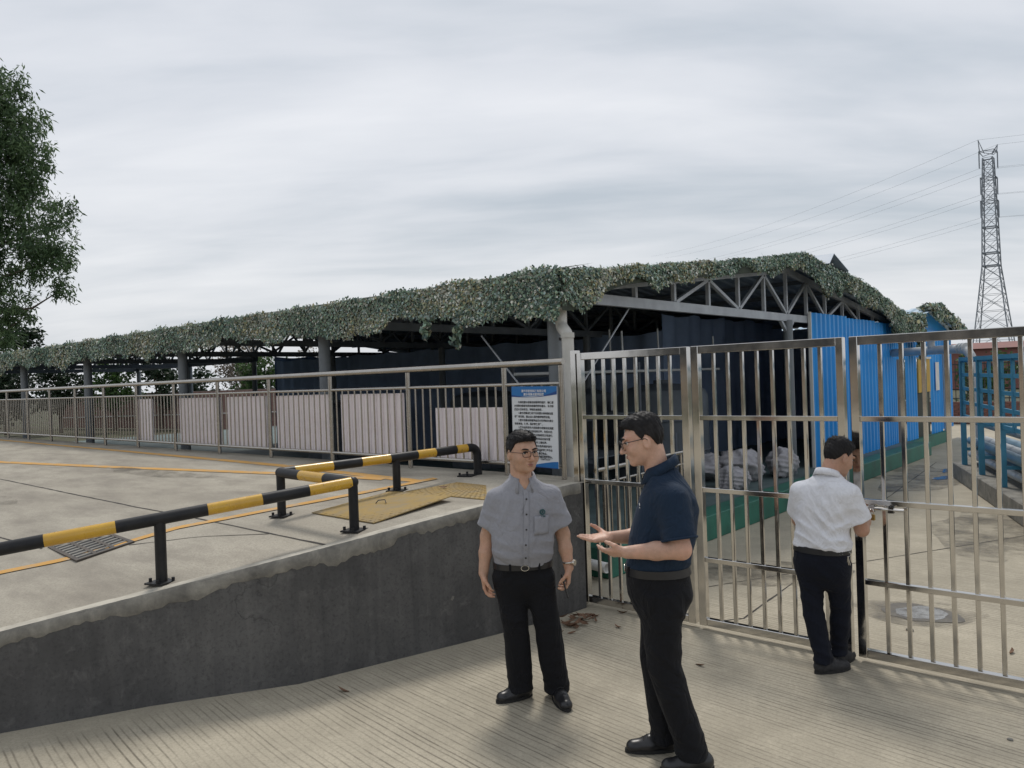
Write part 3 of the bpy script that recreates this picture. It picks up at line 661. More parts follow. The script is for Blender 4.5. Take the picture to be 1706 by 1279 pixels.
# wind braces at the corner
MB().beam(S((-5.02, 7.91, 2.83)), S((-5.02, 7.0, 2.03)), .014, .014).build('brace_rod', MT['truss'], shed); MB().beam(S((-5.02, 7.0, 2.03)), S((-5.02, 6.6, 1.68)), .014, .014).build('brace_rod', MT['truss'], shed)
MB().beam(S((-6.08, 6.42, 2.52)), S((-5.2, 6.42, 1.60)), .014, .014).build('brace_rod', MT['truss'], shed)
# cloth sheets added to close the shed and keep its inside dark
def added_curtain(a, b, z0, z1, n):
    V = []; Fc = []
    for i in range(n+1):
        t = i/n; p = Vector(a).to_3d().lerp(Vector(b).to_3d(), t); d = (Vector(b)-Vector(a)).normalized(); nn = Vector((-d.y, d.x, 0))
        w = .05*math.sin(i*1.7)+.03*math.sin(i*.61)
        q = p+nn*w; zt = z1-.06*abs(math.sin(t*n/9*math.pi)); V += [S((q.x, q.y, z0)), S((q.x, q.y, zt))]
        if i: Fc.append((2*i-2, 2*i-1, 2*i+1, 2*i))
    return MB().add(V, Fc).build('added_shade_cloth', MT['added_curtain'], shed, smooth=True)
added_curtain((-21.2, 13.1), (-7.6, 13.1), .3, 2.86, 90); added_curtain((-7.6, 13.1), (-7.6, 18.8), .3, 3.2, 40)
added_curtain((-21.2, 18.95), (-5.1, 18.95), .0, 3.05, 110)
added_curtain((-21.3, 13.1), (-21.3, 18.9), .3, 3.0, 40)
# plinth (green painted) and floor
pl = MB(); pl.box(((-4.32-31)/2, (6.28+19)/2, .15), (31-4.32, 12.72, .30)); plo = pl.build('plinth', MT['green'], bevel=.01); tag(plo, 'green painted concrete plinth under the open shed', 'plinth')
MB().add([(-4.62, 6.55, .304), (-31, 6.55, .304), (-31, 18.8, .304), (-4.62, 18.8, .304)], [(0, 1, 2, 3)]).build('floor', MT['floor'], plo)
# dim tanks standing inside
MT['tank'] = simple('dull_dark_tank', (0.11, 0.13, 0.155), (0.07, 0.085, 0.10), 2, 0.7)
def tank(x, y, r, h, label):
    t = thing('tank', (x, y, .305), label, 'tank', 'dim tanks inside the shed')
    pr = [(0, 0), (r, 0), (r, h*.86), (r*.93, h*.93), (r*.55, h*.985), (0.14, h), (0.14, h+.06), (0, h+.06)]
    n = 22; V = []; Fc = []
    for (a, z) in pr:
        for k in range(n): V.append((a*math.cos(2*math.pi*k/n), a*math.sin(2*math.pi*k/n), z))
    for i in range(len(pr)-1):
        for k in range(n): Fc.append((i*n+k, i*n+(k+1) % n, (i+1)*n+(k+1) % n, (i+1)*n+k))
    MB().add(V, Fc).build('shell', MT['tank'], t, smooth=45)
    for z in (h*.3, h*.62):
        MB().tube([(r*1.005*math.cos(a), r*1.005*math.sin(a), z) for a in np.linspace(0, 2*math.pi, 24)], .02, 6).build('hoop', MT['darksteel'], t)
    MB().tube([(r*.7, -r*.72, 0), (r*.7, -r*.72, h*.5)], .03, 8).build('outlet_pipe', MT['darksteel'], t)
tank(-6.6, 11.3, .75, 1.55, 'dark tank inside the shed nearest to the gable opening'); tank(-8.6, 11.5, .75, 1.5, 'dark tank inside the shed, second from the gable opening'); tank(-10.7, 11.4, .75, 1.5, 'dark tank inside the shed, third from the gable opening'); tank(-15.5, 11.3, .8, 1.3, 'dark tank inside the shed behind the middle boards')
rk = thing('storage_rack', (-6.3, 8.9, .305), 'dim steel frame rack inside the shed behind the middle gate leaf', 'rack')
for x in (0, -1.5):
    for y in (0, 1.2): MB().box((x, y, .95), (.05, .05, 1.9)).build('upright', MT['darksteel'], rk)
for z in (.5, 1.1, 1.75):
    for y in (0, 1.2): MB().box((-.75, y, z), (1.45, .04, .05)).build('shelf_rail', MT['darksteel'], rk)
    MB().box((-.75, .6, z+.035), (1.4, 1.15, .015)).build('shelf', MT['tank'], rk)
for (x, y, z0, z1, wh) in ((-6.4, 9.5, 1.5, 2.7, 'leftmost'), (-5.6, 8.6, 1.2, 2.6, 'second from left'), (-6.0, 10.2, 1.0, 2.7, 'third from left'), (-5.8, 11.6, 1.3, 2.6, 'rightmost')):
    tag(MB().tube([(0, 0, 0), (.01, .01, (z1-z0)*.5), (0, 0, z1-z0)], .013, 6).build('hanging_cable', MT['pipegrey'], loc=(x, y, z0)), 'thin cable hanging inside the shed behind the gate, ' + wh, 'cable', 'cables hanging inside the shed')
tag(MB().tube([(0, 0, 0), (0, 5.4, 0)], .02, 8).build('service_pipe', MT['pipegrey'], loc=(-6.1, 7.0, 2.07)), 'thin horizontal service pipe inside the shed behind the gate', 'pipe')
# handrail standing on the plinth edge behind the fixed gate panel
hr = thing('handrail', (-4.40, 6.35, .30), 'low stainless handrail on the plinth edge behind the fixed gate panel', 'handrail')
MB().tube([(0, -.15, .78), (0, 1.6, .80)], .024, 10).build('top_rail', MT['rail'], hr, smooth=40); MB().tube([(0, -.15, .645), (0, 1.6, .665)], .014, 8).build('lower_rail', MT['rail'], hr, smooth=40)
for y in (0, 1.55): MB().tube([(0, y, 0), (0, y, .78)], .022, 10).build('post', MT['rail'], hr, smooth=40)
bme = MB().tube([(0, 0, .08), (0, 0, .65)], .009, 8, cap=False).mesh('baluster', MT['rail'], 60)
for k in range(1, 13): put('baluster', bme, hr, (0, 1.55*k/13, 0))
MB().tube([(0, 0, .09), (0, 1.55, .09)], .012, 8).build('bottom_rail', MT['rail'], hr, smooth=40)
# stub of white pipe through the plinth front
wp = MB(); n = 18; wp.tube([(-.2, 0, 0), (.0, 0, 0), (.22, -.02, -.01)], .052, n, cap=False); wpo = wp.build('pipe_stub', MT['white'], loc=(-4.50, 6.20, .15), smooth=50); tag(wpo, 'short white plastic pipe stub lying at the green plinth corner', 'pipe')
sm = wpo.modifiers.new('thick', 'SOLIDIFY'); sm.thickness = .006
# down pipe at the corner column
dp = thing('down_pipe', (-4.66, 6.12, 0), 'cream plastic rain pipe with two elbows beside the shed corner column', 'pipe')
MB().tube([(-.12, .10, 2.80), (-.11, .10, 2.70)] , .078, 16).build('socket', MT['pvc'], dp, smooth=40)
MB().tube([(-.11, .10, 2.70), (-.105, .095, 2.62)] + bend((-.105, .09, 2.62), (-.10, .085, 2.53), (.03, 0, 2.45), .05) + bend((-.05, .04, 2.50), (.04, 0, 2.44), (.04, 0, 2.2), .06) + [(.04, 0, .05)], .061, 16).build('pipe', MT['pvc'], dp, smooth=40)
for z in (2.40, 1.3): MB().tube([(.04, 0, z), (.04, 0, z+.05)], .069, 16).build('collar', MT['pvc'], dp, smooth=40)
MB().box((-.05, .09, 2.40), (.16, .03, .03)).build('clamp', MT['iron'], dp)
# sacks at the gable
def sack(cx, cy, z0, rx, ry, h, label, seed):
    me = bpy.data.meshes.new('sack'); bm = bmesh.new(); bmesh.ops.create_icosphere(bm, subdivisions=5, radius=1)
    r = np.random.default_rng(seed); dirs = r.normal(size=(16, 3)); dirs /= np.linalg.norm(dirs, axis=1)[:, None]; off = r.uniform(.62, .98, 16)
    for v in bm.verts:
        p = np.array(v.co); s = min(1.0, min((off[i]/max(1e-3, p@dirs[i])) if p@dirs[i] > 0.2 else 9 for i in range(16)))
        p = p*s; q_ = p*np.array([5.1, 4.3, 6.2])+seed; p = p*(1-.10*abs(math.sin(q_[0]+math.sin(q_[1]*1.7)*1.5))-.07*abs(math.sin(q_[2]*1.6+q_[1]))-.04*abs(math.sin(q_[0]*2.7-q_[2]*2.1+math.sin(q_[1]*3))))
        z = max(p[2], -.72); v.co = (p[0]*rx, p[1]*ry, (z+.72)/1.72*h)
    bm.to_mesh(me); bm.free(); shade(me); me.materials.append(MT['bag'])
    o = put('sack', me, None, (cx, cy, z0)); tag(o, label, 'sack', 'sacks heaped at the shed edge'); return o
sack(-5.0, 10.5, .306, .33, .38, .36, 'low grey woven sack, leftmost of the heap on the green plinth', 1)
sack(-5.25, 11.35, .306, .40, .45, .62, 'tall peaked grey woven sack in the middle of the heap', 2)
sack(-4.95, 12.1, .306, .30, .42, .50, 'grey woven sack beside the shed centre column', 5)
sack(-5.8, 11.1, .306, .4, .5, .48, 'grey woven sack at the back of the heap', 9)

# ------------------------------------------------------------------ camouflage net
PAL = np.array([(.14, .205, .155), (.20, .28, .205), (.28, .33, .235), (.46, .48, .42), (.60, .61, .55), (.070, .105, .095), (.25, .33, .31), (.33, .31, .18), (.25, .21, .16)])
PW = np.array([.17, .18, .13, .10, .09, .15, .08, .06, .04])
def scraps(P, Nn, size, name, label, parent=None, stretch=1.3):
    """P points, Nn outward normals -> a cloud of cut cloth tongues as one mesh"""
    n = len(P); a = rng.uniform(0, 6.28, n)
    T = np.cross(Nn, rng.normal(size=(n, 3))); T /= np.linalg.norm(T, axis=1)[:, None]; B = np.cross(Nn, T)
    U = T*np.cos(a)[:, None]+B*np.sin(a)[:, None]+Nn*rng.uniform(-.22, .22, n)[:, None]; U[:, 2] -= rng.uniform(0, .25, n)
    U /= np.linalg.norm(U, axis=1)[:, None]; W = np.cross(U, Nn+rng.normal(size=(n, 3))*.5); W /= np.linalg.norm(W, axis=1)[:, None]
    size = np.broadcast_to(size, (n,))[:, None]; l = size*rng.uniform(.45, stretch, (n, 1)); w = size*rng.uniform(.25, .6, (n, 1)); bow = Nn*(size*rng.uniform(-.1, .3, (n, 1)))
    V = np.stack([P-W*w*.5, P+W*w*.5, P+U*l*.5+W*w*.7+bow, P+U*l*.5-W*w*.6+bow, P+U*l+W*w*rng.uniform(-.4, .4, n)[:, None]], 1).reshape(-1, 3)
    idx = np.arange(n)*5; F = [f for i in idx for f in ((i, i+1, i+2, i+3), (i+3, i+2, i+4))]
    me = bpy.data.meshes.new(name); me.from_pydata(V.tolist(), [], F); me.update()
    # colours in patches: neighbours share tone
    pn = np.sin(P[:, 0]*3.1+P[:, 2]*5+np.sin(P[:, 1]*2))+np.sin(P[:, 1]*4.3+P[:, 0]*1.7-P[:, 2]*7+1)+rng.normal(size=n)*.6
    base = PAL[rng.choice(len(PAL), n, p=PW/PW.sum())]; patch = PAL[np.array([5, 0, 1, 6, 2, 7, 3])[np.clip(((pn+2.3)/4.6*7).astype(int), 0, 6)]]
    col = np.where(rng.uniform(size=(n, 1)) < .5, base, patch)*rng.uniform(.55, 1.45, (n, 1))
    at = me.color_attributes.new('tint', 'FLOAT_COLOR', 'POINT'); c4 = np.ones((n*5, 4), np.float32); c4[:, :3] = np.repeat(col, 5, 0); at.data.foreach_set('color', c4.ravel())
    me.materials.append(MT['net']); o = put(name, me, parent); return o
def hang(x): return 0.34+.05*np.sin(x*1.3)+.045*np.sin(x*3.1+1)+.03*np.sin(x*7.7+2)+.02*np.sin(x*17)
net = thing('camouflage_net', (SX0, EAV, 3.0), 'leafy green camouflage net draped along the long front eave of the shed', 'net'); no = net.location.copy()
def local(o, m): 
    o.parent = m; o.location = -m.location; return o
# front eave: denser near the camera corner
n = 78000; t = rng.uniform(0, 1, n)**1.5; x = SX0+.30+(SX1-SX0-.3)*t; v = rng.uniform(-.55, 1, n)
hx = hang(x)*np.where(x > -6.4, 1.0+.25*(x+6.4), 1.0)
P = np.zeros((n, 3)); Nn = np.zeros((n, 3))
top = v < 0
P[:, 0] = x; P[:, 1] = np.where(top, EAV-.12+(-v)*1.1, EAV-.14-.04*np.sin(x*5)*v); P[:, 2] = np.where(top, 3.03+.015+(-v)*1.1*.118+.012*np.sin(x*6)+.012*np.sin(x*2.3), 3.10-np.abs(v)**.85*(hx+.06)+.02*np.sin(x*6))
Nn[:, 1] = np.where(top, -.25, -1); Nn[:, 2] = np.where(top, 1, .25); Nn /= np.linalg.norm(Nn, axis=1)[:, None]
P += rng.normal(size=P.shape)*.013
o = local(scraps(P, Nn, .041+.025*np.clip(-(x+8)/20, 0, 1), 'cloth_scraps', None), net); tag(o, kind='stuff')
# the mesh carrying the scraps
V = []; Fc = []; xs = np.arange(SX0+.28, SX1, -.10)
for i, xx in enumerate(xs):
    h_ = float(hang(xx))*(1+.25*(xx+6.4) if xx > -6.4 else 1)
    V += [(xx, EAV+.55, 3.03+.10+.66*.118), (xx, EAV-.10, 3.085+.02*math.sin(xx*6)), (xx, EAV-.135-.01*math.sin(xx*9), 3.04), (xx, EAV-.13-.03*math.sin(xx*5), 3.08-h_*.88)]
    if i:
        o_ = 4*i
        for k in range(3): Fc.append((o_-4+k, o_-3+k, o_+1+k, o_+k))
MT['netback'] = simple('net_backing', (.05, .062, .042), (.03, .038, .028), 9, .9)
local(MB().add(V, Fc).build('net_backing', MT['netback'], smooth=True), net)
# knotted cords of the net, seen where it hangs clear
cd = MB()
for fam in (-1, 1):
    for x0 in np.arange(SX0+.9, -16.0, -.085):
        pts = []
        for q in range(6):
            tq = q/5; xx = x0+fam*.36*(tq-.5)
            if xx > SX0+.3: continue
            h_ = float(hang(xx))*(1+.25*(xx+6.4) if xx > -6.4 else 1); pts.append(Vector((xx, EAV-.155-.03*math.sin(xx*5)*tq, 3.08-tq*(h_+.05))))
        for p, q2 in zip(pts[:-1], pts[1:]): cd.add([p-Vector((.004, 0, 0)), p+Vector((.004, 0, 0)), q2+Vector((.004, 0, 0)), q2-Vector((.004, 0, 0))], [(0, 1, 2, 3)])
tag(local(cd.build('net_cords', simple('net_cord', (.36, .36, .31), (.24, .25, .2), 8, .9)), net), kind='stuff')
# torn tassels
for (tx, ln, k) in ((-6.55, .22, 90), (-6.02, .34, 130)):
    tt = rng.uniform(0, 1, k); P = np.stack([tx+rng.normal(size=k)*.02+.05*tt*np.sin(tt*6), np.full(k, EAV-.15)+rng.normal(size=k)*.02, 2.74-tt*ln], 1); Nn = np.tile([0, -1., 0], (k, 1))+rng.normal(size=(k, 3))*.3; Nn /= np.linalg.norm(Nn, axis=1)[:, None]
    o = local(scraps(P, Nn, .07, 'torn_tassel', None), net)
# gable verge
net2 = thing('camouflage_net', (SX0, RID, 3.6), 'leafy camouflage net hanging over the gable verge and ridge of the shed', 'net')
n = 66000; y = rng.uniform(EAV-.1, BAK+.5, n); v = rng.uniform(-.5, 1, n); top = v < 0
bulge = np.exp(-((y-13.35)/.55)**2)
hgf = .13+.04*np.sin(y*1.7)+.04*np.sin(y*4.1)+.03*np.sin(y*9)+.22*np.exp(-((y-6.2)/.6)**2)+.42*bulge+np.where(y > 14, .16, 0)+.45*np.exp(-((y-17.9)/.4)**2)
rz_ = 3.03+.118*(np.minimum(y, 2*RID-y)-EAV)
lift = .035+.08*np.exp(-((y-RID-.3)/1.0)**2)+.16*np.clip((y-13)/2, 0, 1)*np.clip((19-y)/3, 0, 1)
P = np.zeros((n, 3)); Nn = np.zeros((n, 3)); P[:, 1] = y
P[:, 0] = np.where(top, SX0+.30+v*1.2, SX0+.33+.04*np.sin(y*6)*v+.10*bulge*v); P[:, 2] = rz_+lift+np.where(top, .012*np.sin(y*5), -np.abs(v)**.9*hgf*1.15)+.012*np.sin(y*7)
Nn[:, 0] = np.where(top, .3, 1); Nn[:, 2] = np.where(top, 1, .25); Nn /= np.linalg.norm(Nn, axis=1)[:, None]; P += rng.normal(size=P.shape)*.015
o = local(scraps(P, Nn, .040+.018*np.clip((y-9)/8, 0, 1), 'cloth_scraps', None), net2); tag(o, kind='stuff')
V = []; Fc = []; ys = np.arange(EAV-.1, BAK+.5, .10)
for i, yy in enumerate(ys):
    b_ = math.exp(-((yy-13.35)/.55)**2); hh = .17+.22*math.exp(-((yy-6.2)/.6)**2)+.42*b_+(.16 if yy > 14 else 0)+.45*math.exp(-((yy-17.9)/.4)**2)
    zt = 3.03+.118*(min(yy, 2*RID-yy)-EAV)+.03+.08*math.exp(-((yy-RID-.3)/1.0)**2)+.16*min(1, max(0, (yy-13)/2))*min(1, max(0, (19-yy)/3))
    V += [(SX0-.3, yy, zt), (SX0+.30, yy, zt-.01), (SX0+.32, yy, zt-.06), (SX0+.33+.1*b_, yy, zt-hh*1.0)]
    if i:
        o_ = 4*i
        for k in range(3): Fc.append((o_-4+k, o_-3+k, o_+1+k, o_+k))
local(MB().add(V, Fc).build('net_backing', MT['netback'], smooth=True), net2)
# loose ridge sheet poking out
rs = MB().add([(SX0+.42, 13.45, 3.80), (SX0+.40, 13.75, 4.0), (SX0+.40, 14.5, 3.76), (SX0-.3, 13.45, 3.80), (SX0-.3, 13.75, 4.0), (SX0-.3, 14.5, 3.76)], [(0, 1, 4, 3), (1, 2, 5, 4)]).build('ridge_sheet', MT['roof']); tag(rs, 'bent dark sheet sticking out of the net at the shed ridge', 'sheet')
sm = rs.modifiers.new('thick', 'SOLIDIFY'); sm.thickness = .012

# ------------------------------------------------------------------ blue sheet wall
BX = -4.86
bw = thing('sheet_wall', (BX, 13.4, 0), 'bright blue corrugated steel wall standing behind the gate', 'wall'); bo = bw.location.copy()
def sheets(y0, y1, zt0, zt1, zb, x=BX, parent=bw, org=None, wid=.86):
    org = org or bo; n = max(1, round((y1-y0)/wid)); w = (y1-y0)/n
    for k in range(n):
        ya = y0+w*k; za = zt0+(zt1-zt0)*(k+.5)/n + random.uniform(-.012, .012); nr = 4
        V, Fc = corr((x+.004*(k % 2), ya, zb), (0, 1, 0), (0, 0, za-zb), nr, (w+.02)/nr, .036, (1, 0, 0))
        MB().add([Vector(v)-org for v in V], Fc).build('sheet', MT['blue'], parent)
sheets(13.42, 17.75, 3.0, 2.93, .28); sheets(17.78, 18.38, 2.95, 2.93, .28); sheets(19.2, 20.05, 2.95, 2.9, .28); sheets(21.45, 22.5, 2.9, 2.86, .28); sheets(18.40, 19.18, 2.95, 2.93, 2.16); sheets(20.07, 21.43, 2.9, 2.88, 2.2)
MB().box(Vector((BX-.02, 13.40, 1.64))-bo, (.05, .03, 2.72)).build('edge_trim', MT['white'], bw)
MB().box(Vector((BX-.05, 18.0, .14))-bo, (.34, 9.2, .28)).build('kerb', MT['green'], bw)
for y in (13.5, 16.0, 18.39, 19.19, 20.06, 22.4): MB().box(Vector((BX-.06, y, 1.5))-bo, (.06, .06, 2.5)).build('stud', MT['truss'], bw)
dr = MB().box(Vector((BX-.02, 18.79, 1.2))-bo, (.04, .74, 1.88)).build('door', simple('grey_brown_door', (.10, .085, .09), (.07, .06, .065), 3, .7), bw)
MB().tube([Vector((BX+.03, 18.6, 1.25))-bo, Vector((BX+.05, 18.75, 1.32))-bo, Vector((BX+.05, 18.95, 1.22))-bo], .012, 6).build('handle', MT['white'], dr)
MB().box(Vector((BX-.03, 20.75, .8))-bo, (.03, 1.3, 1.15)).build('lower_panel', simple('dark_olive_panel', (.05, .06, .045), (.03, .035, .03), 3, .8), bw)
yb = thing('notice_board', (BX+.02, 20.78, 1.36), 'yellow wooden board fixed on the blue wall next to the white pipe', 'board')
for k in range(5): MB().box((0, -.46+.225*k, .40), (.03, .215, .80+random.uniform(-.02, .02))).build('plank', simple('yellow_plank', (.55, .36, .07), (.45, .29, .06), 4, .7) if k == 0 else bpy.data.materials['yellow_plank'], yb)
MB().box((.01, 0, .83), (.05, 1.2, .05)).build('top_batten', MT['white'], yb)
ps = MB().box((0, 0, 0), (.01, .36, .72)).build('poster', MT['white'], loc=(BX+.045, 22.0, 1.72)); tag(ps, 'pale poster on the blue wall beside the white pipe', 'poster')
vp = thing('stand_pipe', (BX+.12, 22.62, 0), 'white vertical pipe at the far end of the blue wall', 'pipe')
MB().tube([(0, 0, .0), (0, 0, 2.34)], .085, 14).build('pipe', MT['white'], vp, smooth=40); MB().tube([(0, 0, 2.30), (0, 0, 2.42)], .10, 14).build('flange', MT['pipegrey'], vp, smooth=40)
# long grey duct pipe with elbow
gp = thing('overhead_pipe', (-3.4, 16.9, 2.2), 'grey overhead pipe with an elbow crossing in front of the blue wall', 'pipe')
pts = [Vector((-4.95, 18.2, 2.30)), Vector((-3.6, 16.95, 2.30))] + bend((-3.6, 16.95, 2.30), (-3.02, 16.40, 2.29), (-2.88, 16.27, 1.2), .30, 7) + [Vector((-2.88, 16.25, .28))]
MB().tube([p-gp.location for p in pts], .085, 14).build('pipe', MT['pipegrey'], gp, smooth=40)
pts2 = [Vector((-3.85, 17.15, 2.36)), Vector((-3.85, 17.15, 2.46))] + bend((-3.85, 17.15, 2.40), (-3.85, 17.15, 2.56), (-3.4, 16.75, 2.58), .12, 6) + [Vector((-3.45, 16.8, 2.575))]
MB().tube([p-gp.location for p in pts2], .07, 12).build('branch_pipe', MT['pipegrey'], gp, smooth=40)
for k in range(3): MB().tube([Vector((-3.25+.0*k, 16.62, 2.30))-gp.location + Vector((.06*k, -.055*k, 0)), Vector((-3.25, 16.62, 2.30))-gp.location + Vector((.06*k+.02, -.055*k-.018, 0))], .105, 14).build('pipe_flange', MT['pipegrey'], gp, smooth=40)

# second, smaller shed roof beyond
s2 = thing('shed', (-5.0, 21.6, 0), 'smaller shed roof with pale blue sheet beyond the blue wall', 'shed')
for (ya, yb2, za, zb2) in ((19.2, 21.55, 3.0, 3.44), (24.2, 21.55, 2.92, 3.44)):
    V, Fc = corr((-4.7, ya, za), (-1, 0, 0), (0, yb2-ya, zb2-za), 20, .3, .03, (0, 0, 1)); MB().add([Vector(v)-s2.location for v in V], Fc).build('roof_sheet', MT['roofpale'], s2)
V, Fc = corr((-4.93, 22.55, .3), (0, 1, 0), (0, 0, 2.6), 11, .14, .028, (1, 0, 0)); MB().add([Vector(v)-s2.location for v in V], Fc).build('wall_sheet', MT['blue'], s2)
MB().add([Vector(v)-s2.location for v in [(-4.92, 19.4, 2.9), (-4.92, 24.0, 2.9), (-4.92, 21.55, 3.38)]], [(0, 1, 2)]).build('gable_sheet', MT['blue'], s2)
n3 = thing('camouflage_net', (-4.6, 21.6, 3.2), 'small camouflage net over the gable of the smaller far shed', 'net')
n = 6000; y = np.where(rng.uniform(0, 1, n) < .22, rng.normal(19.55, .2, n), rng.uniform(20.9, 24.4, n)); v = rng.uniform(-.6, 1, n); top = v < 0
rz_ = np.where(y < 21.55, 3.0+(y-19.2)*.187, 3.44-(y-21.55)*.196); hg = .22+.06*np.sin(y*3)+.05*np.sin(y*8)+.75*np.exp(-((y-19.55)/.33)**2)
P = np.zeros((n, 3)); P[:, 0] = np.where(top, -4.62+v*.5, -4.60); P[:, 1] = y; P[:, 2] = rz_+.07+np.where(top, .02*np.sin(y*7), -v*hg); P += rng.normal(size=P.shape)*.025
Nn = np.zeros((n, 3)); Nn[:, 0] = np.where(top, .3, 1); Nn[:, 2] = np.where(top, 1, .2); Nn /= np.linalg.norm(Nn, axis=1)[:, None]
o = local(scraps(P, Nn, .11, 'cloth_scraps', None), n3); tag(o, kind='stuff')

# ------------------------------------------------------------------ pipe rack on a kerb at right
ka, kb = Vector((-1.05, 9.75, 0)), Vector((-3.15, 15.3, 0)); kd = (kb-ka).normalized(); kn = Vector((kd.y, -kd.x, 0))   # kn points right, away from the path
rkk = thing('pipe_rack', (ka.x, ka.y, 0), 'teal steel rack with lattice panels and long pipes right of the path', 'rack'); ro = rkk.location.copy()
def K(a, n_, z): return ka+kd*a+kn*n_+Vector((0, 0, z))-ro
klen = (kb-ka).length
kerb = thing('kerb', (ka.x, ka.y, 0), 'raised concrete kerb slab carrying the teal pipe rack', 'kerb')
c = K(klen/2, .9, .14); Mk = Matrix((kn, kd, Vector((0, 0, 1)))).transposed()
MB().box(c, (1.8, klen, .28), M=Mk).build('slab', MT['cap'], kerb, bevel=.015)
rp = [.15, 1.5, 2.85, 4.2, 5.55]
for a in rp:
    for n_ in (.12, 1.1): MB().box(K(a, n_, .28+.92), (.075, .075, 1.84), M=Mk).build('upright', MT['teal'], rkk)
    for z in (.55, 1.05, 2.06): MB().box(K(a, .61, z), (.905, .05, .05), M=Mk).build('cross_arm', MT['teal'], rkk)
for n_ in (.12, 1.1):
    for z in (2.085,): MB().box(K(klen/2-.1, n_, z), (.07, klen-.5, .06), M=Mk).build('top_rail', MT['teal'], rkk)
for a0, a1 in zip(rp[:-1], rp[1:]):
    w = a1-a0-.075
    pan = MB(); 
    cols_ = 2
    for k in range(cols_+1): pan.box(K(a0+.0375+w*k/cols_, .12, 1.58), (.03, .10 if k not in (0, cols_) else .13, .96), M=Mk)
    for q in range(5): pan.box(K((a0+a1)/2, .121, 1.12+.235*q), (.026, w-.02, .055), M=Mk)
    pan.build('lattice_panel', MT['teal'], rkk)
for n_, z, r, m in ((.30, .66, .075, 'pipeblue'), (.52, .66, .075, 'pipegrey'), (.75, .665, .08, 'pipeblue'), (.30, .42, .06, 'pipegrey'), (.55, .43, .07, 'pipeblue'), (.32, 1.0, .05, 'pipegrey'), (.95, .45, .09, 'pipeblue')):
    pp = MB().tube([K(-.2, n_, z), K(klen, n_, z)], r, 12).build('pipe', MT[m], rkk, smooth=40)
    MB().tube([K(2.1, n_, z), K(2.16, n_, z)], r*1.35, 12).build('flange', MT[m], pp, smooth=40)

# ------------------------------------------------------------------ background right
iw = thing('railing_wall', (-7.5, 29.3, 0), 'low brick wall with black iron railings at the end of the path', 'wall')
MB().box((0, .12, .36), (7.0, .20, .74)).build('core', MT['mortar'], iw)
bkm = MB().box((0, 0, 0), (.23, .10, .062)).mesh('brick', MT['brick'])
cnt = 0
for j in range(10):
    for i in range(14): 
        put('brick', bkm, iw, (.1+.245*i+(.12 if j % 2 else 0), .02, .05+.074*j))
ibm = MB().tube([(0, 0, .74), (0, 0, 2.15)], .014, 6).mesh('iron_bar', MT['iron'])
for i in range(24): put('iron_bar', ibm, iw, (-.6+.17*i, .1, 0))
for z in (.86, 1.75, 2.0): MB().box((.4, .1, z), (6.2, .035, .035)).build('iron_rail', MT['iron'], iw)
fb = thing('factory_building', (-8.5, 74, 0), 'distant low red building below the lattice tower', 'building')
MB().box((0, 0, 1.6), (13, 6, 3.2)).build('wall', MT['redroof'], fb)
for k in range(6): MB().box((-5+2*k, -3.01, 1.5), (1.1, .03, .9)).build('window', MT['glass'], fb)
V = [(-6.8, -3.4, 3.2), (6.8, -3.4, 3.2), (6.8, 3.4, 3.2), (-6.8, 3.4, 3.2), (-6.8, 0, 3.75), (6.8, 0, 3.75)]
MB().add(V, [(0, 1, 5, 4), (2, 3, 4, 5), (0, 4, 3), (1, 2, 5)]).build('roof', MT['redroof'], fb)

# ------------------------------------------------------------------ lattice tower and lines
tw = thing('power_pylon', (-28.2, 175, 0), 'tall grey lattice power pylon above the gate at right', 'pylon')
def half(z): return float(np.interp(z, [0, 10, 21, 30, 45], [3.7, 2.55, 1.38, 1.18, .75]))
lv = [0, 4.5, 8.5, 12.2, 15.4, 18.4, 21, 23.5, 26, 28.5, 31, 33.4, 35.7, 37.9, 40, 42]
m = MB()
def cr_(k, z): h = half(z); s = ((-1, -1), (1, -1), (1, 1), (-1, 1))[k % 4]; return (s[0]*h, s[1]*h, z)
for k in range(4):
    mm = MB()
    for a, b in zip(lv[:-1], lv[1:]): mm.tube([cr_(k, a), cr_(k, b)], .12, 5)
    mm.build('leg', MT['tower'], tw)
    mm = MB()
    for a, b in zip(lv[:-1], lv[1:]):
        mm.tube([cr_(k, a), cr_(k+1, b)], .055, 4); mm.tube([cr_(k+1, a), cr_(k, b)], .055, 4); mm.tube([cr_(k, b), cr_(k+1, b)], .05, 4)
        c0 = Vector(cr_(k, a)).lerp(Vector(cr_(k, b)), .5); c1 = Vector(cr_(k+1, a)).lerp(Vector(cr_(k+1, b)), .5); mid = (Vector(cr_(k, a))+Vector(cr_(k+1, a))+Vector(cr_(k, b))+Vector(cr_(k+1, b)))/4
        mm.tube([c0, mid], .04, 4); mm.tube([c1, mid], .04, 4)
    mm.build('bracing', MT['tower'], tw)
AX = Vector((.75, .66, 0)); wires_z = []
for z, l in ((43.0, 1.8), (37.9, 1.65), (33.4, 1.75)):
    for sg_ in (-1, 1):
        mm = MB(); tip = Vector((AX.x*sg_*l, AX.y*sg_*l, z+.3))
        for q in (-.9, .9): mm.tube([(q, 0, z-.5), tip], .07, 4); mm.tube([(q, 0, z+.6), tip], .07, 4)
        arm = mm.build('cross_arm', MT['tower'], tw)
        for d_ in (-.35, .35): MB().tube([tip+Vector((0, d_, 0)), tip+Vector((0, d_, -3.3))], .06, 5).build('insulator', MT['tower'], arm)
        wires_z.append((z-3.0, sg_*l))
for z in (28.5, 23.5, 21):
    MB().tube([Vector(cr_(k, z))*1 + Vector((0, 0, .0)) for k in (0, 1, 2, 3, 0)], .14, 5).build('ring_frame', MT['tower'], tw)
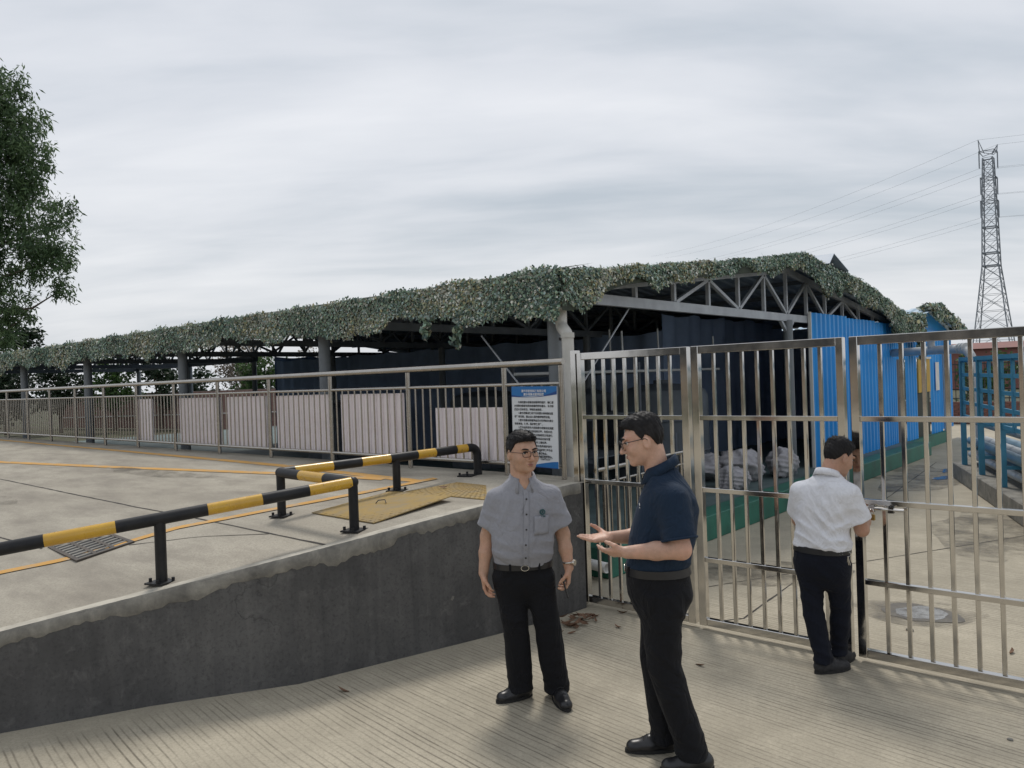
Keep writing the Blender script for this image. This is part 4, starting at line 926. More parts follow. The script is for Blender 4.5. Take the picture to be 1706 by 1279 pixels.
for sg_, hh in ((-1, 2.6), (1, 1.6)):
    mm = MB(); tip = Vector((AX.x*sg_*1.9, AX.y*sg_*1.9, 43+hh))
    for q in ((.6, .6), (-.6, .6), (.6, -.6), (-.6, -.6)): mm.tube([Vector((AX.x*sg_*1.2+q[0]*.6, AX.y*sg_*1.2+q[1]*.6, 42.9)), tip], .07, 4)
    mm.build('earth_peak', MT['tower'], tw); wires_z.append((43+hh, sg_*1.9))
MB().tube([(-.9, -.7, 41.6), (.9, -.7, 41.6)], .12, 5).build('cross_arm', MT['tower'], tw)
for k, (z, l) in enumerate(wires_z):
    for s_, dest in ((0, Vector((-175, 300, z+9))), (1, Vector((120, 200, z+2)))):
        a = tw.location+Vector((AX.x*l, AX.y*l, z)); pts = []
        for i in range(13):
            t = i/12; p = a.lerp(dest+Vector((AX.x*l*1.5, AX.y*l*1.5, 0)), t); p.z -= 6*4*t*(1-t)*.5; pts.append(p-a)
        wv_ = MB().tube(pts, .02, 4, cap=False).build('power_line', MT['wire'], loc=a)
        rank = sorted(wires_z, key=lambda q: (-q[0], q[1])).index((z, l)); tag(wv_, ['highest', 'second highest', 'third highest', 'fourth highest', 'fifth highest', 'sixth highest', 'second lowest', 'lowest'][rank] + ' thin power line running ' + ('left' if s_ == 0 else 'right') + ' from the lattice pylon', 'power line', 'power lines from the pylon')
for k in range(2):
    pt = thing('power_pylon', (-48-150+10*k, 232+30*k, 0) if k == 0 else (-26.0, 235, 0), 'tiny far pylon top above the shed eave at left' if k == 0 else 'smaller pylon behind the feet of the tall one', 'pylon')
    mm = MB()
    for sx in (-1, 1):
        for sy in (-1, 1): mm.tube([(sx*2.2, sy*2.2, 0), (sx*.5, sy*.5, 19)], .12, 4)
    for z in range(1, 9):
        h0, h1 = 2.2-1.7*(z-1)*2.1/19, 2.2-1.7*z*2.1/19
        mm.tube([(-h0, -h0, (z-1)*2.1), (h1, -h1, z*2.1)], .07, 4); mm.tube([(h0, -h0, (z-1)*2.1), (-h1, -h1, z*2.1)], .07, 4)
    mm.build('mast', MT['tower'], pt); MB().tube([(-5, 0, 17.5), (5, 0, 17.5)], .2, 4).build('cross_arm', MT['tower'], pt); MB().tube([(-4, 0, 15), (4, 0, 15)], .2, 4).build('cross_arm', MT['tower'], pt)
# ------------------------------------------------------------------ trees and shrubs
def leaves(name, C, S_, m, parent, droop=0.6, width=0.22, n=None):
    """C leaf positions (local), S_ leaf lengths: pointed two-triangle leaves in one crown mesh"""
    k = len(C); U = rng.normal(size=(k, 3)); U[:, 2] = U[:, 2]*.6-droop; U /= np.linalg.norm(U, axis=1)[:, None]
    W = np.cross(U, rng.normal(size=(k, 3))); W /= np.linalg.norm(W, axis=1)[:, None]; s = np.asarray(S_).reshape(-1, 1)
    N_ = np.cross(U, W)
    V = np.stack([C, C+U*s*.45+W*s*width+N_*s*.05, C+U*s, C+U*s*.45-W*s*width+N_*s*.05], 1).reshape(-1, 3)
    F = (np.arange(k)[:, None]*4+np.array([0, 1, 2, 3])).tolist()
    me = bpy.data.meshes.new(name); me.from_pydata(V.tolist(), [], F); me.update(); me.materials.append(m)
    return put(name, me, parent)
def clump_points(blobs, per, inner=.35):
    out = []
    for (c, r) in blobs:
        r = np.array(r if hasattr(r, '__len__') else (r, r, r)); k = int(per*(r[0]*r[1]*r[2])**(2/3))
        # sprays: many small tufts spread through the blob, denser outside
        nt_ = max(6, k//22); d = rng.normal(size=(nt_, 3)); d /= np.linalg.norm(d, axis=1)[:, None]; rad = rng.uniform(inner, 1, nt_)**.6
        tc_ = np.array(c)+d*rad[:, None]*r
        pts = np.repeat(tc_, 22, 0)+rng.normal(size=(nt_*22, 3))*np.array([.16, .16, .20])*(r.mean()/1.3)**.5
        out.append(pts)
    return np.concatenate(out)
def tree(name, loc, label, blobs, trunk, branches, m, leaf, per, droop=.6, width=.2, group=None, cat='tree'):
    t = thing(name, loc, label, cat, group)
    tr = MB(); tr.tube([p for p, _ in trunk], [r for _, r in trunk], 10)
    tr.build('trunk', MT['wood'], t, smooth=60)
    bm2 = MB()
    for pts, r in branches: bm2.tube(pts, r, 6, r2=r*.25)
    if branches: bm2.build('limbs', MT['wood'], t, smooth=60)
    C_ = clump_points(blobs, per); leaves('crown', C_, leaf*rng.uniform(.6, 1.3, len(C_)), m, t, droop, width)
    return t
# tall eucalyptus at the left edge (view axis across: ex to the right of the picture)
ex = np.array([0.66, 0.75, 0]); base = np.array([-42.6, 10.5, 0])
def T(a, z, dpt=0.0): return tuple(ex*a+np.array([-.75, .66, 0])*dpt+np.array([0, 0, z]))
bl_ = [(T(-.2, 16.0), (1.5, 1.5, 1.6)), (T(.6, 14.6, .5), (1.7, 1.7, 1.5)), (T(-.6, 14.2, -.6), 1.8), (T(1.2, 12.9), (1.6, 1.6, 1.4)), (T(-.3, 12.2, .8), 2.0), (T(2.2, 12.1, -.3), (.8, .8, .6)), (T(1.9, 10.8, .3), (1.7, 1.7, 1.2)), (T(.2, 10.2, -.9), 1.9), (T(3.0, 9.4), (1.6, 1.5, 1.1)), (T(1.6, 8.7, .7), (1.6, 1.6, 1.2)), (T(3.6, 8.2, -.2), (1.15, 1.1, .8)), (T(.0, 8.0, 0), 1.8), (T(3.9, 7.0, .2), (.75, .7, .5)), (T(1.5, 6.7, -.4), (1.4, 1.4, .9)), (T(2.3, 5.9, .3), (.8, .8, .55)), (T(.3, 5.8, .4), (1.6, 1.6, 1.0)), (T(1.6, 4.9, -.2), (1.1, 1.1, .7)), (T(.2, 4.3, .1), (1.4, 1.4, .8)), (T(1.0, 3.9, .6), (.8, .8, .5)), (T(-2.0, 11, 0), 2.4), (T(-2.0, 7.5, 0), 2.4), (T(-2, 14.2, 0), 2.0)]
bl_ = [(tuple(np.array(c_)+ex*(.9 if c_[2] > 10.5 else (.15 if c_[2] > 6.2 else -.5))), r_) for c_, r_ in bl_] + [(T(1.6, 16.6), (1.3, 1.3, 1.1)), (T(2.4, 15.0, .2), (1.1, 1.1, 1.0)), (T(3.0, 13.6, -.2), (1.1, 1.1, .8)), (T(.6, 17.0, .2), (1.3, 1.3, 1.0))]
tree('eucalyptus_tree', tuple(base), 'tall drooping grey green tree at the left edge', bl_, [((0, 0, 0), .38), (T(-.2, 4), .30), (T(.1, 8), .22), (T(0, 12), .14), (T(.6, 16), .05)],
     [([T(0, 5), T(1.2, 6.0), T(2.6, 6.2), T(3.7, 6.9)], .10), ([T(0, 6.5), T(1.4, 7.7), T(3.2, 8.3)], .10), ([T(0, 8), T(1.4, 9.3), T(2.9, 9.6)], .09), ([T(0, 10), T(1.0, 11.2), T(2.2, 12.1)], .07), ([T(0, 4.2), T(.8, 4.8), T(2.0, 5.6)], .08), ([T(0, 11.5), T(.7, 13), T(.8, 14.4)], .06), ([T(0, 7), T(-1.2, 8.5), T(-2, 10.8)], .1)],
     MT['leaf_euc'], .29, 820, droop=.9, width=.13)
def shrub(x, y, z, r, label, m, leaf=.22, per=420, name='shrub', cat='shrub', group='shrubs behind the shed', droop=.2, width=.3):
    bl2 = [((random.uniform(-.5, .5)*r, random.uniform(-.5, .5)*r, z*.45+random.uniform(0, .5)*z), (r*random.uniform(.45, .7),)*3) for _ in range(8)]
    st = [([(0, 0, .2*z), (b[0][0]*.6, b[0][1]*.6, b[0][2]*.7), b[0]], .035*r) for b in bl2]
    return tree(name, (x, y, 0), label, bl2, [((0, 0, 0), .07*r), ((0, 0, z*.35), .06*r), ((.1, 0, z*.7), .03*r)], st, m, leaf, per, droop, width, group, cat)
shrub(-43.5, 17.0, 4.1, 1.5, 'bright green leafy shrub seen between the two leftmost shed columns', MT['leaf_mid'])
shrub(-45.5, 15.0, 3.4, 1.5, 'dark shrub left of the bright green one under the eave', MT['leaf_dark'])
shrub(-42.0, 18.8, 3.9, 1.4, 'dark green bush just right of the second shed column', MT['leaf_dark'])
shrub(-40.5, 20.3, 3.2, 1.3, 'small dark bush in front of the dry brush', MT['leaf_dark'])
shrub(-37.0, 22.2, 3.1, 1.6, 'green bush low under the ridge beam', MT['leaf_mid'])
shrub(-34.6, 23.0, 3.0, 1.3, 'green bush nearest to the added shade cloth edge', MT['leaf_mid'])
shrub(-47.5, 13.0, 3.2, 1.7, 'dark shrub at the foot of the tall tree', MT['leaf_dark'])
shrub(-44.6, 25.5, 4.6, 2.2, 'grey brown leafless brush seen under the shed roof', MT['leaf_dry'], .16, 330)
shrub(-41.0, 27.8, 4.5, 2.1, 'grey brown leafless brush beside the added shade cloth', MT['leaf_dry'], .16, 330)
shrub(-53, 15.5, 6.6, 1.6, 'dark treetop showing above the eave near the tall tree', MT['leaf_dark'], .26, 300, 'tree', 'tree', None)
for k, (x, y, h_) in enumerate(((-1.5, 92, 4.4), (4.0, 98, 5.0), (9.5, 90, 4.6))):
    shrub(x, y, h_, 2.6, ['leftmost dark tree beside the red building', 'middle dark tree beside the red building', 'rightmost dark tree beside the red building'][k], MT['leaf_dark'], .45, 200, 'tree', 'tree', 'trees far behind the pipe rack')
for k, (x, y) in enumerate(((-9.3, 36.5), (-6.3, 37.5))):
    shrub(x, y, 1.7, 1.3, 'pale green bush behind the iron railings, ' + ('left one' if k == 0 else 'right one'), MT['leaf_mid'], .2, 260, group='bushes behind the iron railings')
# brick wall behind the shed, left
lw = thing('brick_wall', (-40.0, 19.3, 0), 'long red brick wall behind the left end of the shed', 'wall')
MB().box((0, .16, 1.0), (26, .22, 2.0)).build('core', MT['mortar'], lw)
lw.rotation_euler = (0, 0, R_(8))
def brickm():
    b = MatB('brick_courses'); t = node(b.t, 'ShaderNodeTexBrick'); t.inputs['Scale'].default_value = 1.0; t.inputs['Brick Width'].default_value = .24; t.inputs['Row Height'].default_value = .075; t.inputs['Mortar Size'].default_value = .008
    t.inputs['Color1'].default_value = (.20, .095, .08, 1); t.inputs['Color2'].default_value = (.27, .14, .115, 1); t.inputs['Mortar'].default_value = (.24, .22, .2, 1)
    b.link(b.map(rot=(-math.pi/2, 0, 0)), t.inputs[0]); return b.fin(t.outputs[0], .9, 0, b.bump(t.outputs[1], -.4, .01))
MB().box((0, .03, 1.0), (26, .03, 1.96)).build('brick_face', brickm(), lw)
MB().tube([(-12.8, -.08, .62), (12.8, -.08, .95)], .03, 8).build('white_pipe', MT['white'], lw)
# low house at the far left under the eave
fh = thing('house', (-58, 10.5, 0), 'cream strip of a low house below the eave at the far left', 'house')
MB().box((0, 0, 1.7), (6, 6, 3.4)).build('wall', simple('cream_wall', (.55, .45, .32), rough=.8), fh); MB().box((0, 0, 3.5), (6.6, 6.6, .2)).build('roof', MT['redroof'], fh)
for y in (-1.6, 1.2): MB().box((3.01, y, 1.7), (.04, 1.0, 1.2)).build('window', MT['glass'], fh)
# building across the yard, behind the viewer (it shows only in the polished gate)
ob = thing('office_building', (4, -34, 0), 'tan plant building with a dark glazed upper storey across the yard', 'building')
MB().box((0, -4, 1.25), (64, 8, 2.5)).build('lower_wall', MT['tan'], ob); MB().box((0, -4, 4.4), (64.6, 8.2, 3.8)).build('upper_wall', simple('dark_cladding', (.055, .06, .065), rough=.6), ob)
for k in range(14): MB().box((-29+4.5*k, .12, 4.4), (3.2, .05, 2.0)).build('window', MT['glass'], ob)
for k in range(6): MB().box((-26+10.5*k, .02, 1.05), (1.6, .06, 2.1)).build('door', MT['glass'], ob)
MB().box((0, .1, .1), (64, .3, .25)).build('plinth', MT['darksteel'], ob)

# ------------------------------------------------------------------ litter
def dry_leaf(x, y, s, z=0.0, rz=None):
    V = []; n = 6; cur = random.uniform(.15, .5)
    for i in range(n+1):
        t = i/n; w = math.sin(math.pi*min(.98, t*.94+.03))*.16*s; h_ = cur*s*(t-.5)**2*2
        V += [(s*(t-.5), w, h_+abs(w)*.6), (s*(t-.5), 0, h_), (s*(t-.5), -w, h_+abs(w)*.6)]
    F = []
    for i in range(n):
        o = 3*i; F += [(o, o+1, o+4, o+3), (o+1, o+2, o+5, o+4)]
    o = MB().add(V, F).build('dry_leaf', MT['dryleaf'], loc=(x, y, z+.004), smooth=True)
    o.rotation_euler = (random.uniform(-.5, .5), random.uniform(-.3, .3), random.uniform(0, 6.28) if rz is None else rz)
    return o
for k in range(34):
    a = rng.normal(size=2); o = dry_leaf(-3.80+a[0]*.06+abs(a[1])*.03, 5.02+a[1]*.13, random.uniform(.06, .12), max(0, .05-abs(a[1])*.03)*random.random())
    tag(o, 'dry brown leaf in the small heap at the gate end of the dark wall', 'leaf', 'leaf heap by the gate post')
for (x, y, l) in ((-4.55, 3.15, 'single dry leaf at the wall foot, nearest to the man in grey on the left'), (-5.0, 2.28, 'single reddish dry leaf at the wall foot near the left edge'), (-4.28, 4.05, 'dry leaf at the wall foot behind the man in grey'), (-4.2, 3.0, 'dry leaf with stem on the concrete left of the shoes'), (-3.45, 5.1, 'dry twig leaf on the ground before the fixed gate panel'), (-.95, 6.2, 'dark dry leaf on the concrete behind the right gate leaf'), (-2.55, 4.75, 'small dry leaf near the middle gate stile'), (-5.0, 4.72, 'dry leaf lying on the flat yellow plate')):
    o = dry_leaf(x, y, .12 if 'reddish' in l else .09, zr(y)+.01 if 'plate' in l else 0); tag(o, l, 'leaf')
def pebble(x, y, s, label):
    me = bpy.data.meshes.new('pebble'); bm = bmesh.new(); bmesh.ops.create_icosphere(bm, subdivisions=2, radius=s)
    for v in bm.verts: v.co = (v.co.x*1.3+random.uniform(-.1, .1)*s, v.co.y+random.uniform(-.1, .1)*s, v.co.z*.7+s*.4)
    bm.to_mesh(me); bm.free(); shade(me); me.materials.append(MT['cap']); tag(put('pebble', me, None, (x, y, 0)), label, 'stone')
pebble(-1.66, 3.65, .016, 'small brown stone on the concrete right of the navy man'); pebble(-1.62, 6.3, .022, 'small stone beside the puddle behind the gate'); pebble(-.75, 4.75, .012, 'tiny stone near the right gate leaf')
# ------------------------------------------------------------------ people: implicit surfaces meshed by surface nets
def nrm(v): v = np.asarray(v, float); return v/np.linalg.norm(v)
class Cone:
    def __init__(s, a, b, ra, rb, k=.02, flat=None):
        s.a, s.b, s.ra, s.rb, s.k = np.array(a, float), np.array(b, float), ra, rb, k; s.flat = flat; s.cut = None
        r = max(ra, rb)*(max(1, flat[1]) if flat else 1)+.06; s.lo = np.minimum(s.a, s.b)-r; s.hi = np.maximum(s.a, s.b)+r
    def d(s, p):
        q = p-s.a; ba = s.b-s.a
        if s.flat is not None:
            n, f = s.flat; n = nrm(n); q = q+n*((q@n)*(1/f-1))[:, None]; ba = ba+n*((ba@n)*(1/f-1))
        t = np.clip((q@ba)/max(1e-9, ba@ba), 0, 1); e = np.linalg.norm(q-t[:, None]*ba, axis=1)-(s.ra+(s.rb-s.ra)*t)
        if s.cut is not None: e = np.maximum(e, (p-s.cut[0])@nrm(s.cut[1]))
        return e
class Ell:
    def __init__(s, c, r, axes=None, k=.02):
        s.c, s.r, s.k = np.array(c, float), np.array(r, float), k; s.A = np.array(axes if axes is not None else np.eye(3), float); m = max(r)+.06; s.lo, s.hi = s.c-m, s.c+m
    def d(s, p):
        q = (p-s.c)@s.A.T; k0 = np.linalg.norm(q/s.r, axis=1); k1 = np.linalg.norm(q/s.r**2, axis=1)+1e-9
        return k0*(k0-1)/k1
class Loft:
    """near-vertical body: sections (z, cx, cy, half width along s, half depth along f)"""
    def __init__(s, secs, sv, fv, k=.02, ex=2.3):
        a = np.array(sorted(secs), float); s.z, s.cx, s.cy, s.w, s.h = a.T; s.s, s.f, s.k, s.ex = nrm(sv), nrm(fv), k, ex
        m = max(s.w.max(), s.h.max())+.06; s.lo = np.array([s.cx.min()-m, s.cy.min()-m, s.z[0]-.06]); s.hi = np.array([s.cx.max()+m, s.cy.max()+m, s.z[-1]+.06])
    def at(s, z): return [float(np.interp(z, s.z, q)) for q in (s.cx, s.cy, s.w, s.h)]
    def d(s, p):
        z = p[:, 2]; cx, cy, w, h = (np.interp(z, s.z, q) for q in (s.cx, s.cy, s.w, s.h)); q = np.stack([p[:, 0]-cx, p[:, 1]-cy, np.zeros(len(p))], 1)
        a, b = np.abs(q@s.s)/w, np.abs(q@s.f)/h; d = ((a**s.ex+b**s.ex+1e-9)**(1/s.ex)-1)*np.minimum(w, h)
        return np.maximum(d, np.maximum(z-s.z[-1], s.z[0]-z))
    def surf(s, z, u, off=0.0):
        cx, cy, w, h = s.at(z); v = h*(max(0, 1-(abs(u)/w)**s.ex))**(1/s.ex)+off; q = np.array([cx, cy, z])+s.s*u+s.f*v; return q
def field(prims, p, full=False):
    D = np.full(len(p), 1.0)
    for q in prims:
        neg = getattr(q, 'neg', False)
        m = np.nonzero(np.all((p > q.lo) & (p < q.hi), axis=1))[0]
        if not len(m): continue
        d = q.d(p[m]); o = D[m]
        if neg: h = np.clip(.5-.5*(o+d)/q.k, 0, 1); D[m] = o+(-d-o)*h+q.k*h*(1-h)
        else: h = np.clip(.5+.5*(o-d)/q.k, 0, 1); D[m] = o+(d-o)*h-q.k*h*(1-h)
    return D
def field_blocks(prims, P, bs):
    D = np.full(P.shape[:2], 1.0); ctr = P.mean(1)
    for q in prims:
        neg = getattr(q, 'neg', False)
        m = np.nonzero(np.all((ctr > q.lo-bs) & (ctr < q.hi+bs), axis=1))[0]
        if not len(m): continue
        d = q.d(P[m].reshape(-1, 3)).reshape(len(m), -1); o = D[m]
        if neg: h = np.clip(.5-.5*(o+d)/q.k, 0, 1); D[m] = o+(-d-o)*h+q.k*h*(1-h)
        else: h = np.clip(.5+.5*(o-d)/q.k, 0, 1); D[m] = o+(d-o)*h-q.k*h*(1-h)
    return D
def sdf_mesh(name, prims, res, m, parent, disp=None, clip=None):
    pos = [q for q in prims if not getattr(q, 'neg', False)]
    lo = np.min([q.lo for q in pos], 0)+.035; hi = np.max([q.hi for q in pos], 0)-.035; C4 = 4
    nc = np.ceil((hi-lo)/(res*C4)).astype(int)+1
    gc = np.stack(np.meshgrid(*[np.arange(n) for n in nc], indexing='ij'), -1).reshape(-1, 3)
    dc = field(prims, lo+(gc+.5)*res*C4-res/2)
    act = np.abs(dc) < res*C4*1.6+.012
    n = nc*C4; G = np.where(dc < 0, -1.0, 1.0).astype(np.float32).reshape(nc).repeat(C4, 0).repeat(C4, 1).repeat(C4, 2)
    off = np.stack(np.meshgrid(*[np.arange(C4)]*3, indexing='ij'), -1).reshape(-1, 3)
    idx = (gc[act][:, None]*C4+off[None]).reshape(-1, 3); P = lo+idx*res
    d = field_blocks(prims, P.reshape(-1, C4**3, 3), res*C4).ravel()
    if disp is not None: d = d+disp(P)
    if clip is not None: d = clip(P, d)
    G[idx[:, 0], idx[:, 1], idx[:, 2]] = d
    ins = G < 0; a = ins[:-1, :-1, :-1]; cnt = np.zeros(a.shape, np.uint8)
    sl = (slice(0, -1), slice(1, None))
    for i in (0, 1):
        for j in (0, 1):
            for k in (0, 1): cnt += ins[sl[i], sl[j], sl[k]]
    cells = np.argwhere((cnt > 0) & (cnt < 8)); vid = np.full(a.shape, -1, np.int32); vid[tuple(cells.T)] = np.arange(len(cells))
    cor = [(i, j, k) for i in (0, 1) for j in (0, 1) for k in (0, 1)]; val = {c: G[cells[:, 0]+c[0], cells[:, 1]+c[1], cells[:, 2]+c[2]] for c in cor}
    acc = np.zeros((len(cells), 3)); num = np.zeros(len(cells))
    for c in cor:
        for ax in range(3):
            if c[ax]: continue
            c2 = list(c); c2[ax] = 1; va, vb = val[c], val[tuple(c2)]; x = (va < 0) != (vb < 0); t = np.where(x, va/np.where(x, va-vb, 1), 0)
            pt = np.tile(np.array(c, float), (len(cells), 1)); pt[:, ax] = t; acc += pt*x[:, None]; num += x
    V = lo+(cells+acc/num[:, None])*res; F = []
    for ax in range(3):
        o1, o2 = [(1, 2), (2, 0), (0, 1)][ax]
        s0 = [slice(None)]*3; s1 = [slice(None)]*3; s0[ax] = slice(0, -1); s1[ax] = slice(1, None)
        x = ins[tuple(s0)] != ins[tuple(s1)]; e = np.argwhere(x); e = e[(e[:, o1] > 0) & (e[:, o2] > 0) & (e[:, o1] < n[o1]-1) & (e[:, o2] < n[o2]-1)]
        def cell(d1, d2): q = e.copy(); q[:, o1] -= d1; q[:, o2] -= d2; return vid[tuple(q.T)]
        Q = np.stack([cell(1, 1), cell(0, 1), cell(0, 0), cell(1, 0)], 1); fl = ins[tuple(s0)][tuple(e.T)]; Q[~fl] = Q[~fl][:, ::-1]; F.append(Q)
    F = np.concatenate(F); F = F[(F >= 0).all(1)]
    # one light smoothing pass
    for _ in range(2):
        src = F.ravel(); nx_ = np.concatenate([F[:, [1, 2, 3, 0]].ravel(), F[:, [3, 0, 1, 2]].ravel()]); src2 = np.concatenate([src, src])
        W2 = np.bincount(src2, minlength=len(V)); S2 = np.stack([np.bincount(src2, V[nx_, i], len(V)) for i in range(3)], 1)
        V = .6*V+.4*S2/np.maximum(W2, 1)[:, None]
    me = bpy.data.meshes.new(name); me.vertices.add(len(V)); me.vertices.foreach_set('co', V.astype(np.float32).ravel())
    me.loops.add(len(F)*4); me.loops.foreach_set('vertex_index', F.astype(np.int32).ravel()); me.polygons.add(len(F)); me.polygons.foreach_set('loop_start', np.arange(0, len(F)*4, 4, dtype=np.int32))
    me.update(calc_edges=True); me.validate(); shade(me); me.materials.append(m)
    return put(name, me, parent)

def skin_mat(name, c):
    b = MatB(name); n = b.noise(18, 5, .65); col = b.ramp(n, [(.32, tuple(x*.78 for x in c)), (.68, tuple(x*1.06 for x in c))]); col = b.mix(b.ramp(b.noise(7, 3), [(.48, 0.0), (.68, .35)]), col, (c[0]*1.02, c[1]*.78, c[2]*.72)); col = b.mix(b.ramp(b.noise(160, 2), [(.55, 0.0), (.7, .25)]), col, tuple(x*.6 for x in c))
    b.fin(col, .48, 0, b.bump(b.noise(90, 3), .12, .003), .4); b.b.inputs['Subsurface Weight'].default_value = .12; b.b.inputs['Subsurface Radius'].default_value = (.02, .008, .005); b.b.inputs['Subsurface Scale'].default_value = .5; return b.m
def cloth(name, c, wr=.5, scale=5, rough=.85, sheen=.03):
    b = MatB(name); n = b.noise(60, 3, .6); col = b.ramp(n, [(.3, tuple(x*.9 for x in c)), (.7, c)])
    w = b.noise(scale, 3, .5, 1.6, src=b.map((1, 1, .7))); rdg = b.math('ABSOLUTE', b.math('SUBTRACT', w, .5)); nr = b.bump(b.math('ADD', b.math('MULTIPLY', rdg, 1.6), b.math('MULTIPLY', w, .4)), wr*1.25, .035); nr = b.bump(b.noise(350, 2), .25, .001, nr)
    b.fin(col, rough, 0, nr, .2); b.b.inputs['Sheen Weight'].default_value = sheen; return b.m
MT['skin_a'] = skin_mat('skin_tan', (.53, .325, .225)); MT['skin_b'] = skin_mat('skin_light', (.58, .36, .265)); MT['skin_c'] = skin_mat('skin_warm', (.48, .285, .20))
def hair_mat():
    b = MatB('black_hair'); w = b.noise(30, 4, .6, 0, src=b.map((1, 1, .25))); return b.fin(b.ramp(w, [(.3, (.006, .0055, .006)), (.7, (.016, .0145, .015))]), .55, 0, b.bump(w, .5, .004), .25)
MT['hair'] = hair_mat()
MT['greyshirt'] = cloth('grey_shirt_cloth', (.30, .305, .335), .38, 6); MT['navy'] = cloth('navy_polo_cloth', (.013, .027, .052), .42, 6); MT['whiteshirt'] = cloth('white_shirt_cloth', (.74, .75, .79), .45, 6)
MT['trouser'] = cloth('black_trouser_cloth', (.0095, .010, .0125), .7, 5); MT['trouser2'] = cloth('dark_navy_trouser_cloth', (.008, .010, .018), .5, 5)
MT['leather'] = simple('black_leather', (.013, .013, .015), (.02, .02, .022), 12, .35, spec=.5); MT['sole'] = simple('rubber_sole', (.02, .02, .02), rough=.8)
MT['frame'] = simple('black_plastic', (.015, .014, .014), rough=.3); MT['eye'] = simple('eye_white', (.62, .58, .55), rough=.3); MT['iris'] = simple('dark_iris', (.012, .009, .008), rough=.2)
MT['lip'] = simple('lip', (.36, .16, .13), (.30, .13, .11), 20, .5); MT['metal'] = simple('bright_metal', (.6, .58, .54), rough=.25, metal=1.0)

def hand(out, w, d, n, th, curl=(.35, .4, .45, .5), thumb=(.7, .5), L=1.0, spread=.0, k=.006):
    """wrist, finger direction, palm-facing normal, thumb side; five separate fingers"""
    d = nrm(d); n = np.array(n, float); n = nrm(n-d*(n@d)); th = np.array(th, float); th = nrm(th-d*(th@d)-n*(th@n)); w = np.array(w, float)
    FL = np.array([.074, .084, .078, .062])*L
    for i in range(4):
        o = (1.5-i); b0 = w+th*o*.011*L; kn = w+d*(.090-.004*abs(o-.5))*L+th*o*.0205*L
        out.append(Cone(b0, kn, .0165*L, .0115*L, .012, (n, .85)))
        p = kn; ang = -.05; dd = d+th*o*spread; dd = nrm(dd); cu = curl[i]
        for fr, cc, r0, r1 in ((.46, .8, .0098, .0088), (.30, 1.0, .0088, .0080), (.24, .8, .0080, .0066)):
            ang += cu*cc; q = p+(dd*math.cos(ang)+n*math.sin(ang))*FL[i]*fr; out.append(Cone(p, q, r0*L, r1*L, k if fr < .4 else .008)); p = q
    out.append(Ell(w+d*.045*L+n*.004, (.040*L, .050*L, .016*L), (th, d, n), .012))
    a = w+d*.018*L+th*.020*L+n*.004; b_ = a+(d*.55+th*thumb[0]+n*.25)*.045*L; c = b_+nrm(d*.8+th*.35*thumb[0]+n*thumb[1])*.034*L; e_ = c+nrm(d*.9+n*thumb[1]-th*.1)*.026*L
    out += [Cone(a, b_, .0175*L, .0125*L, .012), Cone(b_, c, .0118*L, .0105*L, .006), Cone(c, e_, .0105*L, .0085*L, .005)]

